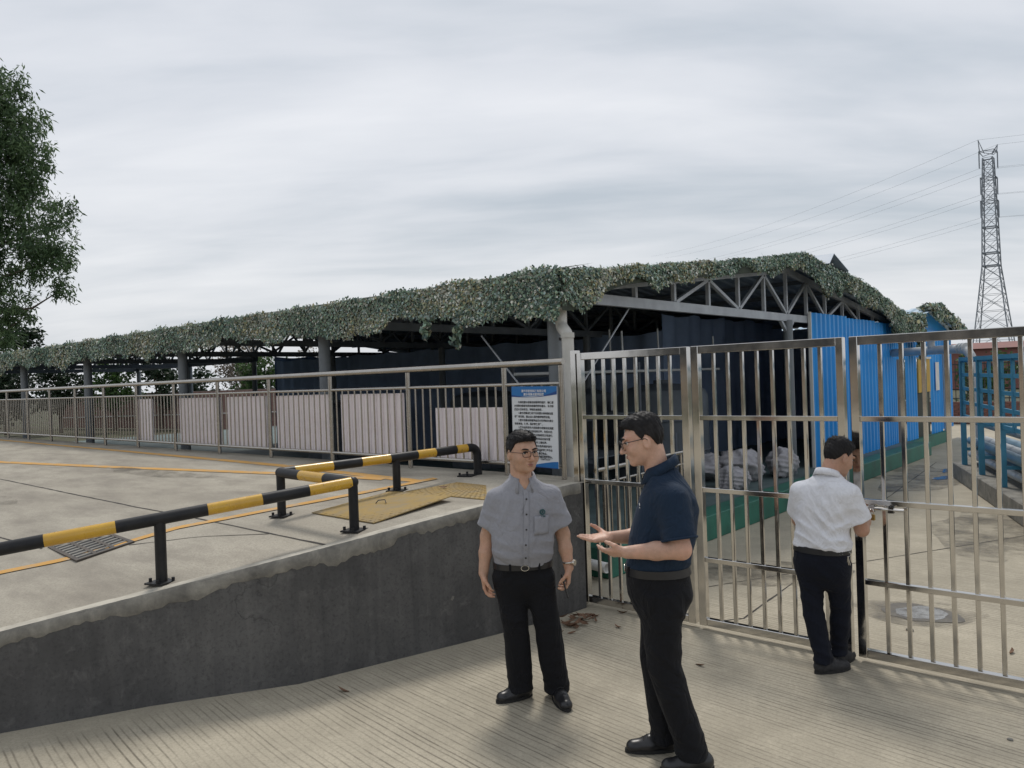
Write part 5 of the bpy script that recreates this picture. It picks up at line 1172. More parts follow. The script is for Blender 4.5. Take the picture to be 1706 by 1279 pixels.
class Fig:
    def __init__(s, loc, yaw_deg, label):
        s.t = thing('person', loc, label, 'person'); s.t.rotation_euler = (0, 0, R_(yaw_deg)); s.body = []
    def head(s, c, f, tilt=(0, 0, 1), neck=None, size=1.0, fat=1.0, wide=1.0, skin='skin_a', hair_top=.020, brow=1.0, glasses=True, lips=True):
        c = np.array(c, float); f = nrm(f); u = np.array(tilt, float); u = nrm(u-f*(u@f)); sd = np.cross(f, u); A = (sd, f, u); z = size
        s.hf = lambda a, b, e: c+(sd*a+f*b+u*e)*z
        H = s.hf; B = s.body
        B.append(Ell(H(0, -.012, .028), (.0765*wide*z, .096*z, .090*z), A, .02)); B.append(Ell(H(0, .022, -.028), (.066*fat*z, .074*z, .088*z), A, .03))
        B.append(Ell(H(0, .042, -.080), (.046*fat*z, .048*z, .032*z), A, .022)); B.append(Ell(H(0, .076, -.094), (.024*z, .019*z, .017*z), A, .018))
        for q in (-1, 1):
            B.append(Ell(H(q*.040*fat, .058, -.026), (.026*z, .026*z, .028*z), A, .02)); B.append(Ell(H(q*.030, .083, .034), (.028*z, .012*z, .009*z), A, .012))
            e = Ell(H(q*.033, .106, .010), (.019*z, .017*z, .012*z), A, .010); e.neg = True; B.append(e)
            B.append(Ell(H(q*.080*wide, -.010, -.012), (.009*z, .020*z, .033*z), A, .006)); e = Ell(H(q*.089*wide, -.008, -.008), (.006*z, .010*z, .018*z), A, .006); e.neg = True; B.append(e)
            B.append(Ell(H(q*.013, .100, -.034), (.009*z, .009*z, .008*z), A, .006))
        B.append(Cone(H(0, .091, .022), H(0, .116, -.026), .008*z, .0115*z, .011)); B.append(Ell(H(0, .118, -.029), (.0115*z, .011*z, .009*z), A, .008))
        B.append(Ell(H(0, .088, -.060), (.026*z, .014*z, .012*z), A, .012)); e = Cone(H(-.022, .104, -.0595), H(.022, .104, -.0595), .0022, .0022, .004); e.neg = True; B.append(e)
        if neck is not None: nf = 1+(fat-1)*.45; B.append(Cone(neck, H(0, -.034, -.050), .063*z*nf, .054*z*nf, .012))
        t = s.t
        for q in (-1, 1):
            me = MB(); 
            ey = bpy.data.meshes.new('eye'); bm = bmesh.new(); bmesh.ops.create_uvsphere(bm, u_segments=14, v_segments=10, radius=.0125*z)
            bm.to_mesh(ey); bm.free(); shade(ey); ey.materials.append(MT['eye']); eo = put('eye', ey, t, H(q*.033, .0765, .010))
            ir = bpy.data.meshes.new('iris'); bm = bmesh.new(); bmesh.ops.create_uvsphere(bm, u_segments=10, v_segments=8, radius=.0068*z); bm.to_mesh(ir); bm.free(); shade(ir); ir.materials.append(MT['iris']); put('iris', ir, eo, sd*.001*q+f*.0072*z)
            # lids and eyebrow
            MB().tube([H(q*(.033+.019*a), .0935-.006*a*a, .0175-.006*a*a) for a in np.linspace(-1, 1, 7)], .0026*z, 6).build('eyelid', MT['hair'], t)
            MB().tube([H(q*(.034+.021*a), .0965-.007*max(0, a)-.003*a*a, .036+.003*a-.004*a*a) for a in np.linspace(-1, 1, 8)], [.0028*brow*z, .004*brow*z, .0046*brow*z, .0046*brow*z, .0044*brow*z, .004*brow*z, .003*brow*z, .0018*brow*z], 6).build('eyebrow', MT['hair'], t)
        if lips:
            MB().tube([H(.025*a, .1025-.011*a*a, -.0560-.0015*abs(a)) for a in np.linspace(-1, 1, 9)], [.0010, .0022, .0030, .0033, .003, .0033, .0030, .0022, .0010], 8).build('lips', MT['lip'], t, smooth=True)
            MB().tube([H(.021*a, .1012-.010*a*a, -.0640) for a in np.linspace(-1, 1, 9)], [.0010, .0024, .0034, .0040, .0042, .0040, .0034, .0024, .0010], 8).build('lips', MT['lip'], t, smooth=True)
        if glasses:
            gl_ = []
            for q in (-1, 1):
                pts = [H(q*(.034+.0265*math.copysign(abs(math.cos(a))**.5, math.cos(a))), .112-.006*max(0, math.cos(a)), .008+.0175*math.copysign(abs(math.sin(a))**.6, math.sin(a))) for a in np.linspace(0, 2*math.pi, 25)]
                gl_.append((pts, .0021)); gl_.append(([H(q*.0605, .107, .016), H(q*.076*wide, .090, .017), H(q*.083*wide, .02, .014), H(q*.085*wide, -.008, .012), H(q*.084*wide, -.022, -.004)], .0021))
            gl_.append(([H(-.0085, .1135, .014), H(0, .1155, .0165), H(.0085, .1135, .014)], .0020))
            g_ = MB()
            for pts, r in gl_: g_.tube(pts, r, 6)
            g_.build('glasses', MT['frame'], t, smooth=60)
        # hair cap: swollen skull cut by the hairline
        hp = [Ell(H(0, -.012, .034), (.083*wide*z, .103*z, .092*z+hair_top*.55), A, .01), Ell(H(0, .034, .096), (.056*z, .050*z, .014*z+hair_top*.6), A, .03), Ell(H(0, -.03, .080), (.068*z, .07*z, .035*z+hair_top*.4), A, .03)]
        def clip(P, d):
            q = P-c; a = np.abs(q@sd)/z; b = (q@f)/z; e = (q@u)/z
            line = np.interp(b, [-.12, -.085, -.055, -.034, -.014, .008, .020, .034, .050, .065, .11], [-.078, -.066, -.030, .016, .032, .012, .030, .058, .070, .078, .084])
            line = line+np.where(b > .03, .25*np.clip(a-.04, 0, .05), 0)
            return np.maximum(d, (line-e)*z*.7)
        hm = sdf_mesh('hair', hp, .0035, MT['hair'], t, lambda P: .0022*np.sin(P[:, 0]*210+P[:, 2]*90)*np.sin(P[:, 1]*190+P[:, 2]*60)+.002*np.sin(P[:, 0]*95+P[:, 1]*120), clip)
        # loose tufts break the edge of the cap
        me = hm.data; n = len(me.polygons); ce = np.zeros(n*3, np.float32); me.polygons.foreach_get('center', ce); ce = ce.reshape(-1, 3); no_ = np.zeros(n*3, np.float32); me.polygons.foreach_get('normal', no_); no_ = no_.reshape(-1, 3)
        ok = np.nonzero((no_*(ce-c)).sum(1) > .03)[0]; pick = rng.choice(ok, 2600); P = ce[pick]-no_[pick]*.002; Nn = no_[pick]
        rel_ = P-c; upn = (rel_@u); flow = f*.9+u*.1+rng.normal(size=P.shape)*.25; flow = np.where((upn < .075)[:, None], -u*1.0-f*.35+rng.normal(size=P.shape)*.25, flow); flow = flow-Nn*(flow*Nn).sum(1)[:, None]+Nn*rng.uniform(.05, .45, len(P))[:, None]; flow /= np.linalg.norm(flow, axis=1)[:, None]
        ln = np.where(upn < .06, .010, .020)*rng.uniform(.6, 1.3, len(P)); sdv = np.cross(flow, Nn); sdv /= np.linalg.norm(sdv, axis=1)[:, None]
        V = np.stack([P-sdv*.0018, P+sdv*.0018, P+flow*ln[:, None]], 1).reshape(-1, 3); m2 = bpy.data.meshes.new('hair_tufts'); m2.from_pydata(V.tolist(), [], np.arange(len(V)).reshape(-1, 3).tolist()); m2.materials.append(MT['hair']); tag(put('hair_tufts', m2, hm), kind='stuff')
    def arm(s, sh, el, wr, ru=.050, re=.042, rw=.028):
        s.body += [Cone(sh, el, ru, re, .03), Cone(el, np.array(el)*.55+np.array(wr)*.45, re, re*.94, .02), Cone(np.array(el)*.55+np.array(wr)*.45, wr, re*.94, rw, .02)]
    def finish(s, skin, res=.0042): return sdf_mesh('body', s.body, res, skin, s.t)
    def shoe(s, heel, toe, m='leather', up=.09, an=None, w=1.0):
        heel, toe = np.array(heel, float), np.array(toe, float); heel[2] = toe[2] = 0; d = nrm(toe-heel); sd = np.array([-d[1], d[0], 0]); Lh = np.linalg.norm(toe-heel); z = np.array([0, 0, 1.])
        p = [Cone(heel+d*.035+z*.040, heel+d*(Lh*.55)+z*.036, .038*w, .040*w, .02), Cone(heel+d*(Lh*.55)+z*.034, heel+d*(Lh-.042)+z*.028, .044*w, .041*w, .03, (z, .85)), Cone(heel+d*.045+z*.05, heel+d*(Lh*.52)+z*.060, .036*w, .028*w, .02)]
        if an is not None: p.append(Cone(heel+d*.05+z*.05, np.array(an), .040*w, .038*w, .02))
        sh_ = sdf_mesh('shoe', p, .0045, MT[m], s.t, None, lambda P, d_: np.maximum(d_, .012-P[:, 2]))
        V = []; n = 28; 
        for zz_ in (0.001, .019):
            for k in range(n):
                a = 2*math.pi*k/n; t = (math.cos(a)+1)/2; wd = (.039+.010*t-.012*max(0, t-.8)*4*.5)*w; q = heel+d*(Lh*t*1.0+(-.006+.012*t))+sd*math.sin(a)*wd*1.02; V.append((q[0], q[1], zz_))
        MB().add(V, [tuple(range(n))[::-1], tuple(range(n, 2*n))] + [(k, (k+1) % n, n+(k+1) % n, n+k) for k in range(n)]).build('sole', MT['sole'], sh_)
        # laces
        for k in range(3):
            q = heel+d*(Lh*(.50+.08*k))+z*(.099-.011*k); MB().tube([q-sd*.022-z*.008, q, q+sd*.022-z*.008], .0026, 5).build('lace', MT['sole'], sh_)
        return sh_
    def collar(s, nb, f, m, r0=.068, h=.042, tip=.045, fz=.0, open_=.16):
        nb = np.array(nb, float); f = nrm(f); sd = np.cross(f, (0, 0, 1)); V = []; Fc = []; n = 36
        for i in range(n+1):
            a = -math.pi+open_+(2*math.pi-2*open_)*i/n    # 0 at the back
            e = -f*math.cos(a)+sd*math.sin(a); front = (1-math.cos(a))/2; fr = front**2.2
            e2 = e*np.array([1, 1, 1])
            dz = -.040*front+(.012+fz)*(1-front)
            V += [tuple(nb+e2*(r0+.004)+np.array([0, 0, dz-.012])), tuple(nb+e2*(r0-.002)+np.array([0, 0, dz+h])), tuple(nb+e2*(r0+.006)+np.array([0, 0, dz+h+.002])), tuple(nb+e2*(r0+.024+.014*fr)+np.array([0, 0, dz-.004-tip*fr*max(0, 1-abs((a % (2*math.pi))-math.pi)/1.2 if False else 1)]))]
            if i:
                o = 4*i
                for k in range(3): Fc.append((o-4+k, o-3+k, o+1+k, o+k))
        o = MB().add(V, Fc).build('collar', m, s.t, smooth=True); md = o.modifiers.new('thick', 'SOLIDIFY'); md.thickness = .004; md.offset = 0; return o
    def belt(s, loft, z, h=.036, gap=.006, buckle=True, m='leather'):
        V = []; Fc = []; n = 48
        for k in range(n):
            a = 2*math.pi*k/n; c_, s_ = math.cos(a), math.sin(a)
            for (zo, g) in ((-h/2, gap), (h/2, gap), (h/2, gap-.012), (-h/2, gap-.012)):
                cx, cy, w, hh = loft.at(z+zo); e = 2/loft.ex; q = np.array([cx, cy, z+zo])+loft.s*(w+g)*math.copysign(abs(c_)**e, c_)+loft.f*(hh+g)*math.copysign(abs(s_)**e, s_); V.append(tuple(q))
        for k in range(n):
            o, o2 = 4*k, 4*((k+1) % n)
            for j in range(4): Fc.append((o+j, o+(j+1) % 4, o2+(j+1) % 4, o2+j))
        b = MB().add(V, Fc).build('belt', MT[m], s.t, smooth=40)
        if buckle:
            q = loft.surf(z, .0, gap+.004); MB().tube([q+loft.s*.024*math.cos(a)+np.array([0, 0, .017*math.sin(a)]) for a in np.linspace(0, 2*math.pi, 21)], .0035, 6).build('buckle', MT['metal'], b, smooth=60)
        for u in (-.09, .09): q = loft.surf(z, u, gap); MB().box(q, (.012, .012, h+.012)).build('belt_loop', MT['trouser'], b)
        return b
def folds(seed, amp, fz=26, spots=()):
    r = np.random.default_rng(seed); k = r.normal(size=(5, 3))*np.array([9, 9, 16]); ph = r.uniform(0, 6, 5)
    def f(P):
        d = sum(np.sin(P@k[i]+ph[i]+1.5*np.sin(P@k[(i+1) % 5]*.6)) for i in range(5))*amp*.35
        for (c, rad, dirv, fr, a) in spots:
            q = P-np.array(c); w = np.exp(-(q**2).sum(1)/rad**2); sn = np.abs(np.sin((q@nrm(dirv))*fr*.5+1.6*np.sin((q@np.array([9., 7, 5]))))); d = d+1.7*a*w*(sn**.7-.55)
        return d
    return f
# ---- man in grey, facing the camera
def vneck(p, fv, sv, k):
    p, fv, sv = np.array(p), nrm(fv), nrm(sv)
    def clip(P, d):
        q = P-p; ins_ = np.minimum(q[:, 2]*k-np.abs(q@sv), (q@fv)-.0); return np.maximum(d, np.minimum(ins_, .05))
    return clip
P1 = Fig((-3.10, 3.68, 0), 40.1, 'standing man in grey short sleeved shirt and black trousers with a phone and watch')
F1 = np.array([.10, -1, 0]); S1 = np.array([1, .10, 0])
nb = (-.058, .0, 1.335)
P1.head((-.050, -.025, 1.545), (.52, -.85, -.06), (0, 0, 1), neck=(-.060, .005, 1.30), size=1.02, fat=1.24, wide=1.10, brow=1.1, hair_top=.022)
shirt = Loft([(.835, -.071, 0, .172, .118), (.87, -.071, -.004, .184, .128), (.92, -.071, -.012, .196, .142), (1.0, -.068, -.014, .196, .146), (1.10, -.060, -.008, .192, .136), (1.20, -.055, 0, .196, .126), (1.27, -.052, .004, .196, .112), (1.305, -.052, .006, .176, .095), (1.335, -.054, .006, .140, .086), (1.37, -.056, .004, .100, .078), (1.395, -.057, .003, .074, .072)], S1, F1, .03)
shl, shr = np.array((-.228, .004, 1.262)), np.array((.122, .004, 1.270)); ell_, elr = np.array((-.290, .035, 1.02)), np.array((.186, .035, 1.02)); wl, wr_ = np.array((-.320, -.02, .80)), np.array((.214, -.03, .822))
sl = []
for a, b in ((shl, ell_), (shr, elr)):
    e = a+(b-a)*.74; c = Cone(a, e+(b-a)*.1, .062, .085, .05); c.cut = (e, b-a); sl.append(c)
sp = [((-.17, -.1, 1.2), .12, (1, 0, -1.2), 60, .004), ((.08, -.1, 1.2), .12, (-1, 0, -1.2), 60, .004), ((-.2, -.1, .93), .12, (.3, 0, 1), 70, .005), ((.08, -.1, .93), .12, (-.3, 0, 1), 70, .005), ((-.27, 0, 1.15), .1, (.2, 0, 1), 70, .004), ((.17, 0, 1.15), .1, (-.2, 0, 1), 70, .004)]
sh1 = sdf_mesh('shirt', [shirt]+sl, .006, MT['greyshirt'], P1.t, folds(3, .0035, spots=sp), vneck((-.048, 0, 1.318), F1, S1, .62))
P1.collar((-.055, .002, 1.388), F1+np.array([.05, 0, 0]), MT['greyshirt'], r0=.069, open_=.42, h=.036, tip=.05)
# placket, buttons, pocket and emblem
def ribbon(loft, path, w, off, name, m, parent):
    V = []; Fc = []
    for i, (u, z) in enumerate(path):
        V += [tuple(loft.surf(z, u-w/2, off)), tuple(loft.surf(z, u+w/2, off))]
        if i: Fc.append((2*i-2, 2*i-1, 2*i+1, 2*i))
    return MB().add(V, Fc).build(name, m, parent, smooth=True)
pk = ribbon(shirt, [(.006, z) for z in np.linspace(1.325, .87, 24)], .030, .006, 'placket', MT['greyshirt'], sh1)
for z in (1.27, 1.18, 1.09, 1.0, .92):
    q = shirt.surf(z, .006, .008); MB().tube([q, q+shirt.f*.003], .0055, 10).build('button', MT['frame'], pk)
def patch(loft, u0, u1, z0, z1, off, name, m, parent, n=6):
    V = []; Fc = []
    for j in range(n+1):
        for i in range(n+1): V.append(tuple(loft.surf(z0+(z1-z0)*j/n, u0+(u1-u0)*i/n, off)))
    for j in range(n):
        for i in range(n): o = j*(n+1)+i; Fc.append((o, o+1, o+n+2, o+n+1))
    return MB().add(V, Fc).build(name, m, parent, smooth=True)
pc = patch(shirt, .055, .150, 1.055, 1.165, .007, 'pocket', MT['greyshirt'], sh1)
md = pc.modifiers.new('thick', 'SOLIDIFY'); md.thickness = .004
MT['emblem'] = simple('teal_embroidery', (.04, .11, .12), rough=.8)
em = MB(); ec = shirt.surf(1.188, .105, .010)
for a in np.linspace(0, 2*math.pi, 13)[:-1]:
    q = ec+shirt.s*.016*math.cos(a)+np.array([0, 0, .016*math.sin(a)]); em.box(q, (.006, .004, .006))
em.tube([ec+shirt.s*.012*math.cos(a)+np.array([0, 0, .012*math.sin(a)]) for a in np.linspace(0, 2*math.pi, 17)], .0025, 5); em.tube([ec-shirt.s*.007, ec+shirt.s*.007], .0025, 5); em.tube([ec-np.array([0, 0, .008]), ec+np.array([0, 0, .008])], .0025, 5); em.tube([ec-shirt.s*.016-np.array([0, 0, .026]), ec-shirt.s*.002-np.array([0, 0, .026])], .004, 5); em.tube([ec+shirt.s*.004-np.array([0, 0, .026]), ec+shirt.s*.017-np.array([0, 0, .026])], .004, 5)
em.build('emblem', MT['emblem'], sh1)
# trousers
pel = Loft([(.60, -.070, .012, .10, .05), (.645, -.070, .012, .150, .085), (.70, -.070, .012, .178, .118), (.75, -.070, .012, .186, .134), (.80, -.071, .010, .184, .132), (.872, -.071, .002, .181, .126)], S1, F1, .03)
def leg(top, hip, kn, an, w, f, s): return Loft([(top, *hip[:2], w[0], w[0]*1.1), ((top+kn[2])/2, (hip[0]*.5+kn[0]*.5), (hip[1]*.5+kn[1]*.5), (w[0]+w[1])/2, (w[0]+w[1])/2*1.08), (kn[2], kn[0], kn[1], w[1], w[1]*1.05), ((kn[2]+an[2])/2, (kn[0]+an[0])/2, (kn[1]+an[1])/2, (w[1]+w[2])/2, (w[1]+w[2])/2*1.08), (an[2]+.05, an[0], an[1], w[2], w[2]*1.15), (an[2], an[0]*1.0, an[1]-.0, w[2]*1.02, w[2]*1.22)], s, f, .035, 2.1)
lgs = [leg(.78, (-.158, .010), (-.128, -.02, .455), (-.112, .015, .055), (.098, .083, .078), F1, S1), leg(.78, (.020, .010), (.070, -.02, .445), (.112, .010, .048), (.098, .083, .078), F1, S1)]
sp = [((-.112, 0, .1), .09, (.2, 0, 1), 75, .008), ((.112, 0, .1), .09, (-.2, 0, 1), 75, .008), ((-.07, -.1, .74), .1, (1, 0, .5), 60, .005), ((-.128, 0, .45), .12, (.3, 0, 1), 50, .004), ((.07, 0, .45), .12, (-.3, 0, 1), 50, .004)]
sdf_mesh('trousers', [pel]+lgs, .0068, MT['trouser'], P1.t, folds(5, .004, spots=sp))
P1.belt(pel, .852)
P1.shoe((-.045, .05, 0), (-.262, -.055, 0), an=(-.112, .015, .12)); P1.shoe((.098, .055, 0), (.172, -.215, 0), an=(.112, .01, .12))
# body: arms and hands are its visible limbs
P1.body += [Ell((-.052, -.026, 1.335), (.062, .046, .075), None, .03), Loft([(.70, -.071, .01, .13, .09), (1.0, -.068, 0, .15, .10), (1.2, -.055, 0, .155, .09), (1.30, -.054, .005, .10, .06)], S1, F1, .03), Cone((-.155, .01, .72), (-.128, -.02, .455), .06, .05, .03), Cone((-.128, -.02, .455), (-.112, .015, .08), .045, .035, .03), Cone((.02, .01, .72), (.07, -.02, .445), .06, .05, .03), Cone((.07, -.02, .445), (.112, .01, .08), .045, .035, .03)]
P1.arm(shl, ell_, wl, .052, .043, .030); P1.arm(shr, elr, wr_, .052, .043, .030)
hand(P1.body, wl, (.12, -.10, -1), (1, -.15, .1), (.2, -1, -.1), (.42, .5, .55, .6), (.45, .45))
hand(P1.body, wr_, (-.06, -.12, -1), (-1, .05, .1), (-.15, -1, 0), (.62, .72, .8, .85), (.5, .7))
P1.finish(MT['skin_a'])
wa = MB().tube([wr_+np.array((.0, .005, .035))+.0335*np.array((math.cos(a), math.sin(a)*1.0, .05*math.cos(a))) for a in np.linspace(0, 2*math.pi, 25)], .0062, 8).build('watch', MT['metal'], P1.t, smooth=60)
MB().tube([wr_+np.array((.030, -.016, .035)), wr_+np.array((.039, -.021, .035))], .0185, 16).build('watch_case', MT['metal'], wa, smooth=40)
ph_ = thing('phone', (0, 0, 0), 'dark phone held low in the hand of the man in grey', 'phone')
Mw = Matrix.Translation((-3.10, 3.68, 0)) @ Matrix.Rotation(R_(40.1), 4, 'Z'); ph_.matrix_world = Mw @ Matrix.Translation(Vector(wr_+np.array((-.030, -.030, -.105)))) @ Matrix.Rotation(R_(-14), 4, 'Y') @ Matrix.Rotation(R_(-8), 4, 'X')
MB().box((0, 0, 0), (.0085, .070, .148)).build('case', MT['frame'], ph_, bevel=.003); MB().box((-.0047, 0, 0), (.001, .063, .138)).build('screen', MT['glass'], ph_); MB().tube([(.0046, .02, .052), (.0066, .02, .052)], .008, 10).build('camera_lens', MT['metal'], ph_)

# ---- man in navy polo, in profile facing left
P2 = Fig((-2.06, 3.50, 0), 30.5, 'standing man in navy polo shirt and black trousers gesturing with open hands')
F2 = np.array([-1., -.06, 0]); S2 = np.array([.06, -1., 0])
P2.head((-.092, 0, 1.662), (-.965, -.10, -.26), (-.22, 0, 1), neck=(-.012, .01, 1.43), size=1.04, fat=1.06, hair_top=.03)
polo = Loft([(.985, -.040, 0, .170, .158), (1.03, -.036, 0, .180, .168), (1.10, -.022, 0, .186, .172), (1.20, -.002, 0, .192, .170), (1.30, .018, 0, .202, .160), (1.37, .026, 0, .206, .142), (1.42, .024, 0, .188, .118), (1.455, .018, 0, .145, .102), (1.49, .010, 0, .100, .086), (1.53, .000, 0, .066, .068)], S2, F2, .03)
sN, sF = np.array((.045, -.180, 1.385)), np.array((.030, .180, 1.37)); eN, eF = np.array((.080, -.235, 1.145)), np.array((-.060, .215, 1.12)); wN, wF = np.array((-.190, -.170, 1.115)), np.array((-.285, .075, 1.140))
sl = []
for a, b in ((sN, eN), (sF, eF)):
    e = a+(b-a)*.80; c = Cone(a, e+(b-a)*.1, .072, .088, .045); c.cut = (e, b-a); sl.append(c)
sp = [((.05, -.18, 1.25), .1, (.2, 0, 1), 60, .004), ((-.1, -.1, 1.05), .12, (.4, 0, 1), 60, .006), ((.1, -.1, 1.05), .12, (-.4, 0, 1), 55, .006), ((.13, -.1, 1.25), .15, (1, 0, .6), 45, .005)]
sh2 = sdf_mesh('polo_shirt', [polo]+sl, .006, MT['navy'], P2.t, folds(11, .004, spots=sp))
for a, b in ((sN, eN), (sF, eF)):
    e = a+(b-a)*.79; ax = nrm(b-a); s1 = nrm(np.cross(ax, (0, 1, .3))); s2 = np.cross(ax, s1)
    MB().tube([e+(s1*math.cos(q)+s2*math.sin(q))*.0845 for q in np.linspace(0, 2*math.pi, 29)], .007, 6).build('sleeve_cuff', MT['navy'], sh2, smooth=60)
P2.collar((-.004, 0, 1.512), F2, MT['navy'], r0=.070, h=.040, tip=.035, fz=.022, open_=.2)
lg = polo.surf(1.34, .09, .007)
em = MB(); em.tube([lg+polo.s*(-.014), lg+np.array([0, 0, .010]), lg+polo.s*.014], .0022, 5); em.tube([lg+polo.s*(-.014)-np.array([0, 0, .012]), lg+polo.s*.014-np.array([0, 0, .012])], .002, 5); em.build('emblem', MT['white'], sh2)
pel2 = Loft([(.70, -.030, 0, .12, .07), (.745, -.03, 0, .155, .105), (.80, -.030, 0, .172, .145), (.87, -.030, 0, .178, .172), (.92, -.034, 0, .178, .170), (1.025, -.040, 0, .174, .158)], S2, F2, .03)
lg2 = [leg(.90, (-.030, -.085), (-.022, -.090, .53), (.098, -.075, .070), (.104, .088, .082), S2, F2), leg(.90, (-.034, .085), (-.060, .092, .51), (-.030, .090, .060), (.104, .086, .080), S2, F2)]
sp = [((.09, -.07, .14), .1, (.3, 0, 1), 70, .008), ((-.03, .09, .12), .1, (.2, 0, 1), 70, .008), ((-.02, -.1, .55), .15, (.5, 0, 1), 45, .006), ((.06, -.1, .8), .14, (.6, 0, 1), 45, .006), ((-.12, -.1, .88), .1, (1, 0, .6), 50, .005)]
sdf_mesh('trousers', [pel2]+lg2, .0068, MT['trouser'], P2.t, folds(17, .0045, spots=sp))
P2.belt(pel2, 1.0, h=.040)
P2.shoe((.205, -.078, 0), (-.055, -.130, 0), an=(.098, -.075, .14)); P2.shoe((.030, .105, 0), (-.238, .055, 0), an=(-.030, .09, .13))
P2.body += [Loft([(.85, -.035, 0, .13, .12), (1.1, -.02, 0, .15, .13), (1.3, .018, 0, .16, .12), (1.43, .018, 0, .10, .07)], S2, F2, .03), Cone((-.03, -.085, .85), (-.022, -.09, .53), .065, .05, .03), Cone((-.022, -.09, .53), (.098, -.075, .1), .046, .036, .03), Cone((-.034, .085, .85), (-.06, .092, .51), .065, .05, .03), Cone((-.06, .092, .51), (-.03, .09, .1), .046, .036, .03)]
P2.arm(sN, eN, wN, .054, .047, .031); P2.arm(sF, eF, wF, .054, .046, .030)
hand(P2.body, wN, (-1, .42, -.12), (.15, .55, .82), (-.1, -.75, .65), (.30, .34, .38, .42), (.55, .35))
hand(P2.body, wF, (-1, -.20, -.03), (-.05, -.25, 1), (-.1, 1, .35), (.10, .14, .18, .26), (.95, .55), spread=.05)
P2.finish(MT['skin_b'])

# ---- man in white shirt at the gate bolt, seen from behind
P3 = Fig((-1.83, 5.17, 0), 19.4, 'man in white short sleeved shirt and dark trousers bending over the gate bolt')
F3 = np.array([.42, .90, 0]); S3 = np.array([.90, -.42, 0])
P3.head((.100, .075, 1.408), (.70, .58, -.42), (.25, .25, 1), neck=(.020, .015, 1.245), size=.98, fat=1.06, skin='skin_c', glasses=False, hair_top=.026)
wsh = Loft([(.805, -.018, 0, .178, .130), (.84, -.018, -.004, .190, .142), (.90, -.018, -.002, .184, .136), (.98, -.014, 0, .176, .126), (1.05, -.006, .0, .176, .122), (1.13, .006, .004, .184, .120), (1.19, .014, .008, .180, .110), (1.235, .020, .014, .158, .100), (1.275, .026, .022, .105, .082), (1.31, .032, .030, .066, .066)], S3, F3, .03)
sA, sB = np.array((-.140, .035, 1.185)), np.array((.165, -.045, 1.175)); eA, eB = np.array((-.165, .17, .965)), np.array((.225, .0, .945)); wA, wB = np.array((.06, .235, 1.0)), np.array((.262, .165, 1.035))
sl = []
for a, b, t_ in ((sA, eA, .74), (sB, eB, .72)):
    e = a+(b-a)*t_; c = Cone(a, e+(b-a)*.1, .064, .088, .05); c.cut = (e, b-a); sl.append(c)
sp = [((.02, -.12, 1.08), .10, (1, 0, .5), 75, .005), ((-.05, -.12, .97), .12, (1, 0, .9), 80, .006), ((.08, -.12, .97), .11, (-1, 0, .8), 85, .006), ((0, -.1, 1.0), .2, (.7, 0, 1), 38, .004), ((-.1, -.1, .88), .14, (.4, 0, 1), 60, .008), ((.1, -.1, .88), .14, (-.5, 0, 1), 60, .008), ((.17, -.05, 1.08), .1, (-.5, 0, 1), 60, .005), ((-.1, -.1, 1.12), .12, (1, 0, -1), 50, .004)]
sh3 = sdf_mesh('shirt', [wsh]+sl, .006, MT['whiteshirt'], P3.t, folds(23, .005, spots=sp))
P3.collar((.030, .030, 1.292), F3, MT['whiteshirt'], r0=.068, h=.036, fz=.012)
pel3 = Loft([(.55, -.022, .01, .09, .06), (.60, -.022, .01, .145, .095), (.65, -.022, .01, .168, .128), (.71, -.022, .008, .176, .142), (.76, -.022, .004, .178, .142), (.845, -.018, 0, .176, .132)], S3, F3, .03)
lg3 = [leg(.72, (-.105, .03), (-.088, .0, .40), (-.036, -.05, .065), (.086, .066, .060), F3, S3), leg(.72, (.068, -.02), (.084, .06, .42), (.064, .125, .075), (.086, .064, .058), F3, S3)]
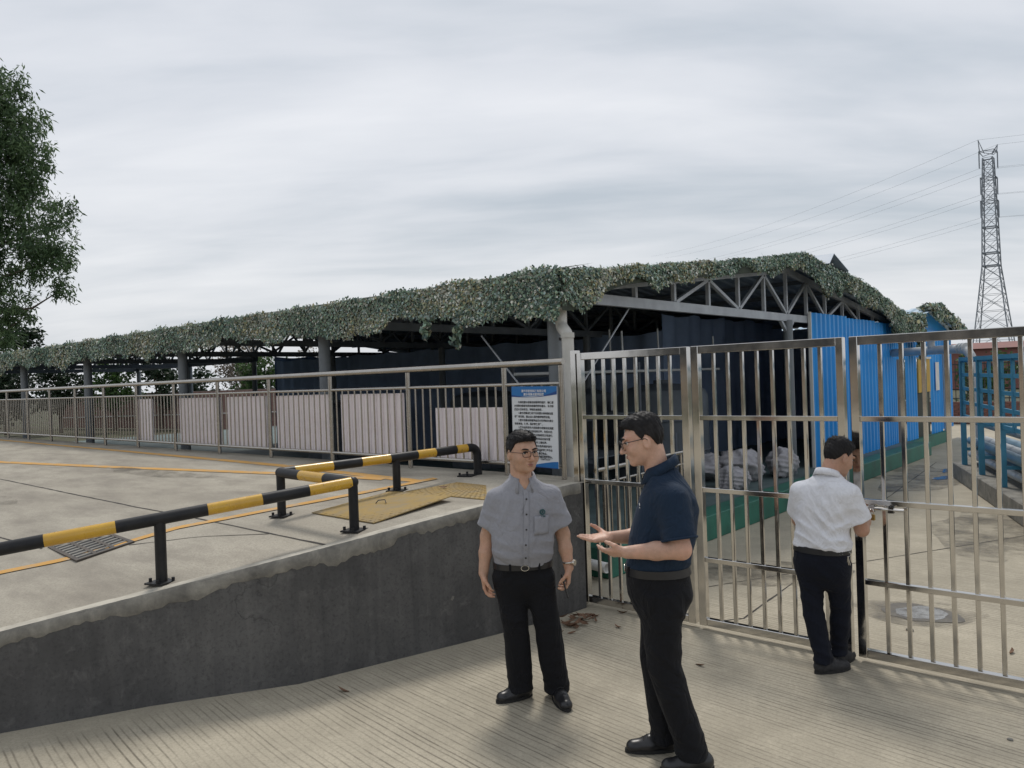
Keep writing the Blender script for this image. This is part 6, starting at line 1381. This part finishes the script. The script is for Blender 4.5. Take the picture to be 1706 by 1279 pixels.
sp = [((-.03, -.05, .13), .1, (.2, 0, 1), 75, .008), ((.06, .12, .14), .1, (-.2, 0, 1), 75, .008), ((-.02, -.1, .66), .1, (.6, 0, 1), 50, .006), ((-.08, 0, .42), .14, (.3, 0, 1), 45, .007), ((.07, 0, .42), .14, (-.3, 0, 1), 45, .007)]
sdf_mesh('trousers', [pel3]+lg3, .0068, MT['trouser2'], P3.t, folds(29, .0045, spots=sp))
P3.belt(pel3, .815, buckle=False)
MT['runner'] = simple('black_mesh_shoe', (.016, .016, .018), (.03, .03, .033), 60, .7)
P3.shoe((-.085, -.085, 0), (.125, .075, 0), 'runner', an=(-.03, -.05, .13)); P3.shoe((.02, .075, 0), (.155, .30, 0), 'runner', an=(.06, .125, .13))
for a in ((-.045, -.058, .085), (.045, .112, .085)): MB().tube([a, np.array(a)+np.array((.004, .004, .035))], .0425, 14).build('sock', MT['whiteshirt'], P3.t, smooth=40)
kc = MB(); kb0 = np.array((.135, -.085, .80)); kc.tube([kb0+.016*np.array((math.cos(a), 0, math.sin(a))) for a in np.linspace(0, 2*math.pi, 15)], .002, 5)
for a in (-.3, .1, .4): kc.tube([kb0-np.array((0, 0, .016)), kb0+np.array((.03*a, -.004, -.07))], .0035, 5)
kc.build('key_ring', MT['metal'], P3.t)
P3.body += [Loft([(.66, -.02, 0, .13, .09), (.95, -.016, 0, .15, .10), (1.1, .004, .004, .15, .09), (1.2, .016, .01, .10, .06)], S3, F3, .03), Cone((-.10, .02, .68), (-.08, 0, .40), .06, .048, .03), Cone((-.08, 0, .40), (-.03, -.05, .09), .043, .034, .03), Cone((.055, -.01, .68), (.072, .06, .42), .06, .048, .03), Cone((.072, .06, .42), (.06, .125, .1), .043, .034, .03)]
P3.arm(sA, eA, wA, .050, .042, .029); P3.arm(sB, eB, wB, .050, .043, .029)
hand(P3.body, wB, (.12, .95, .25), (-.85, .1, -.3), (-.2, -.2, 1), (.75, .8, .85, .9), (.5, .8), L=.95)
hand(P3.body, wA, (.9, .35, .1), (.3, -.5, -.8), (.2, .8, -.3), (.6, .65, .7, .75), (.5, .7), L=.95)
P3.finish(MT['skin_c'])
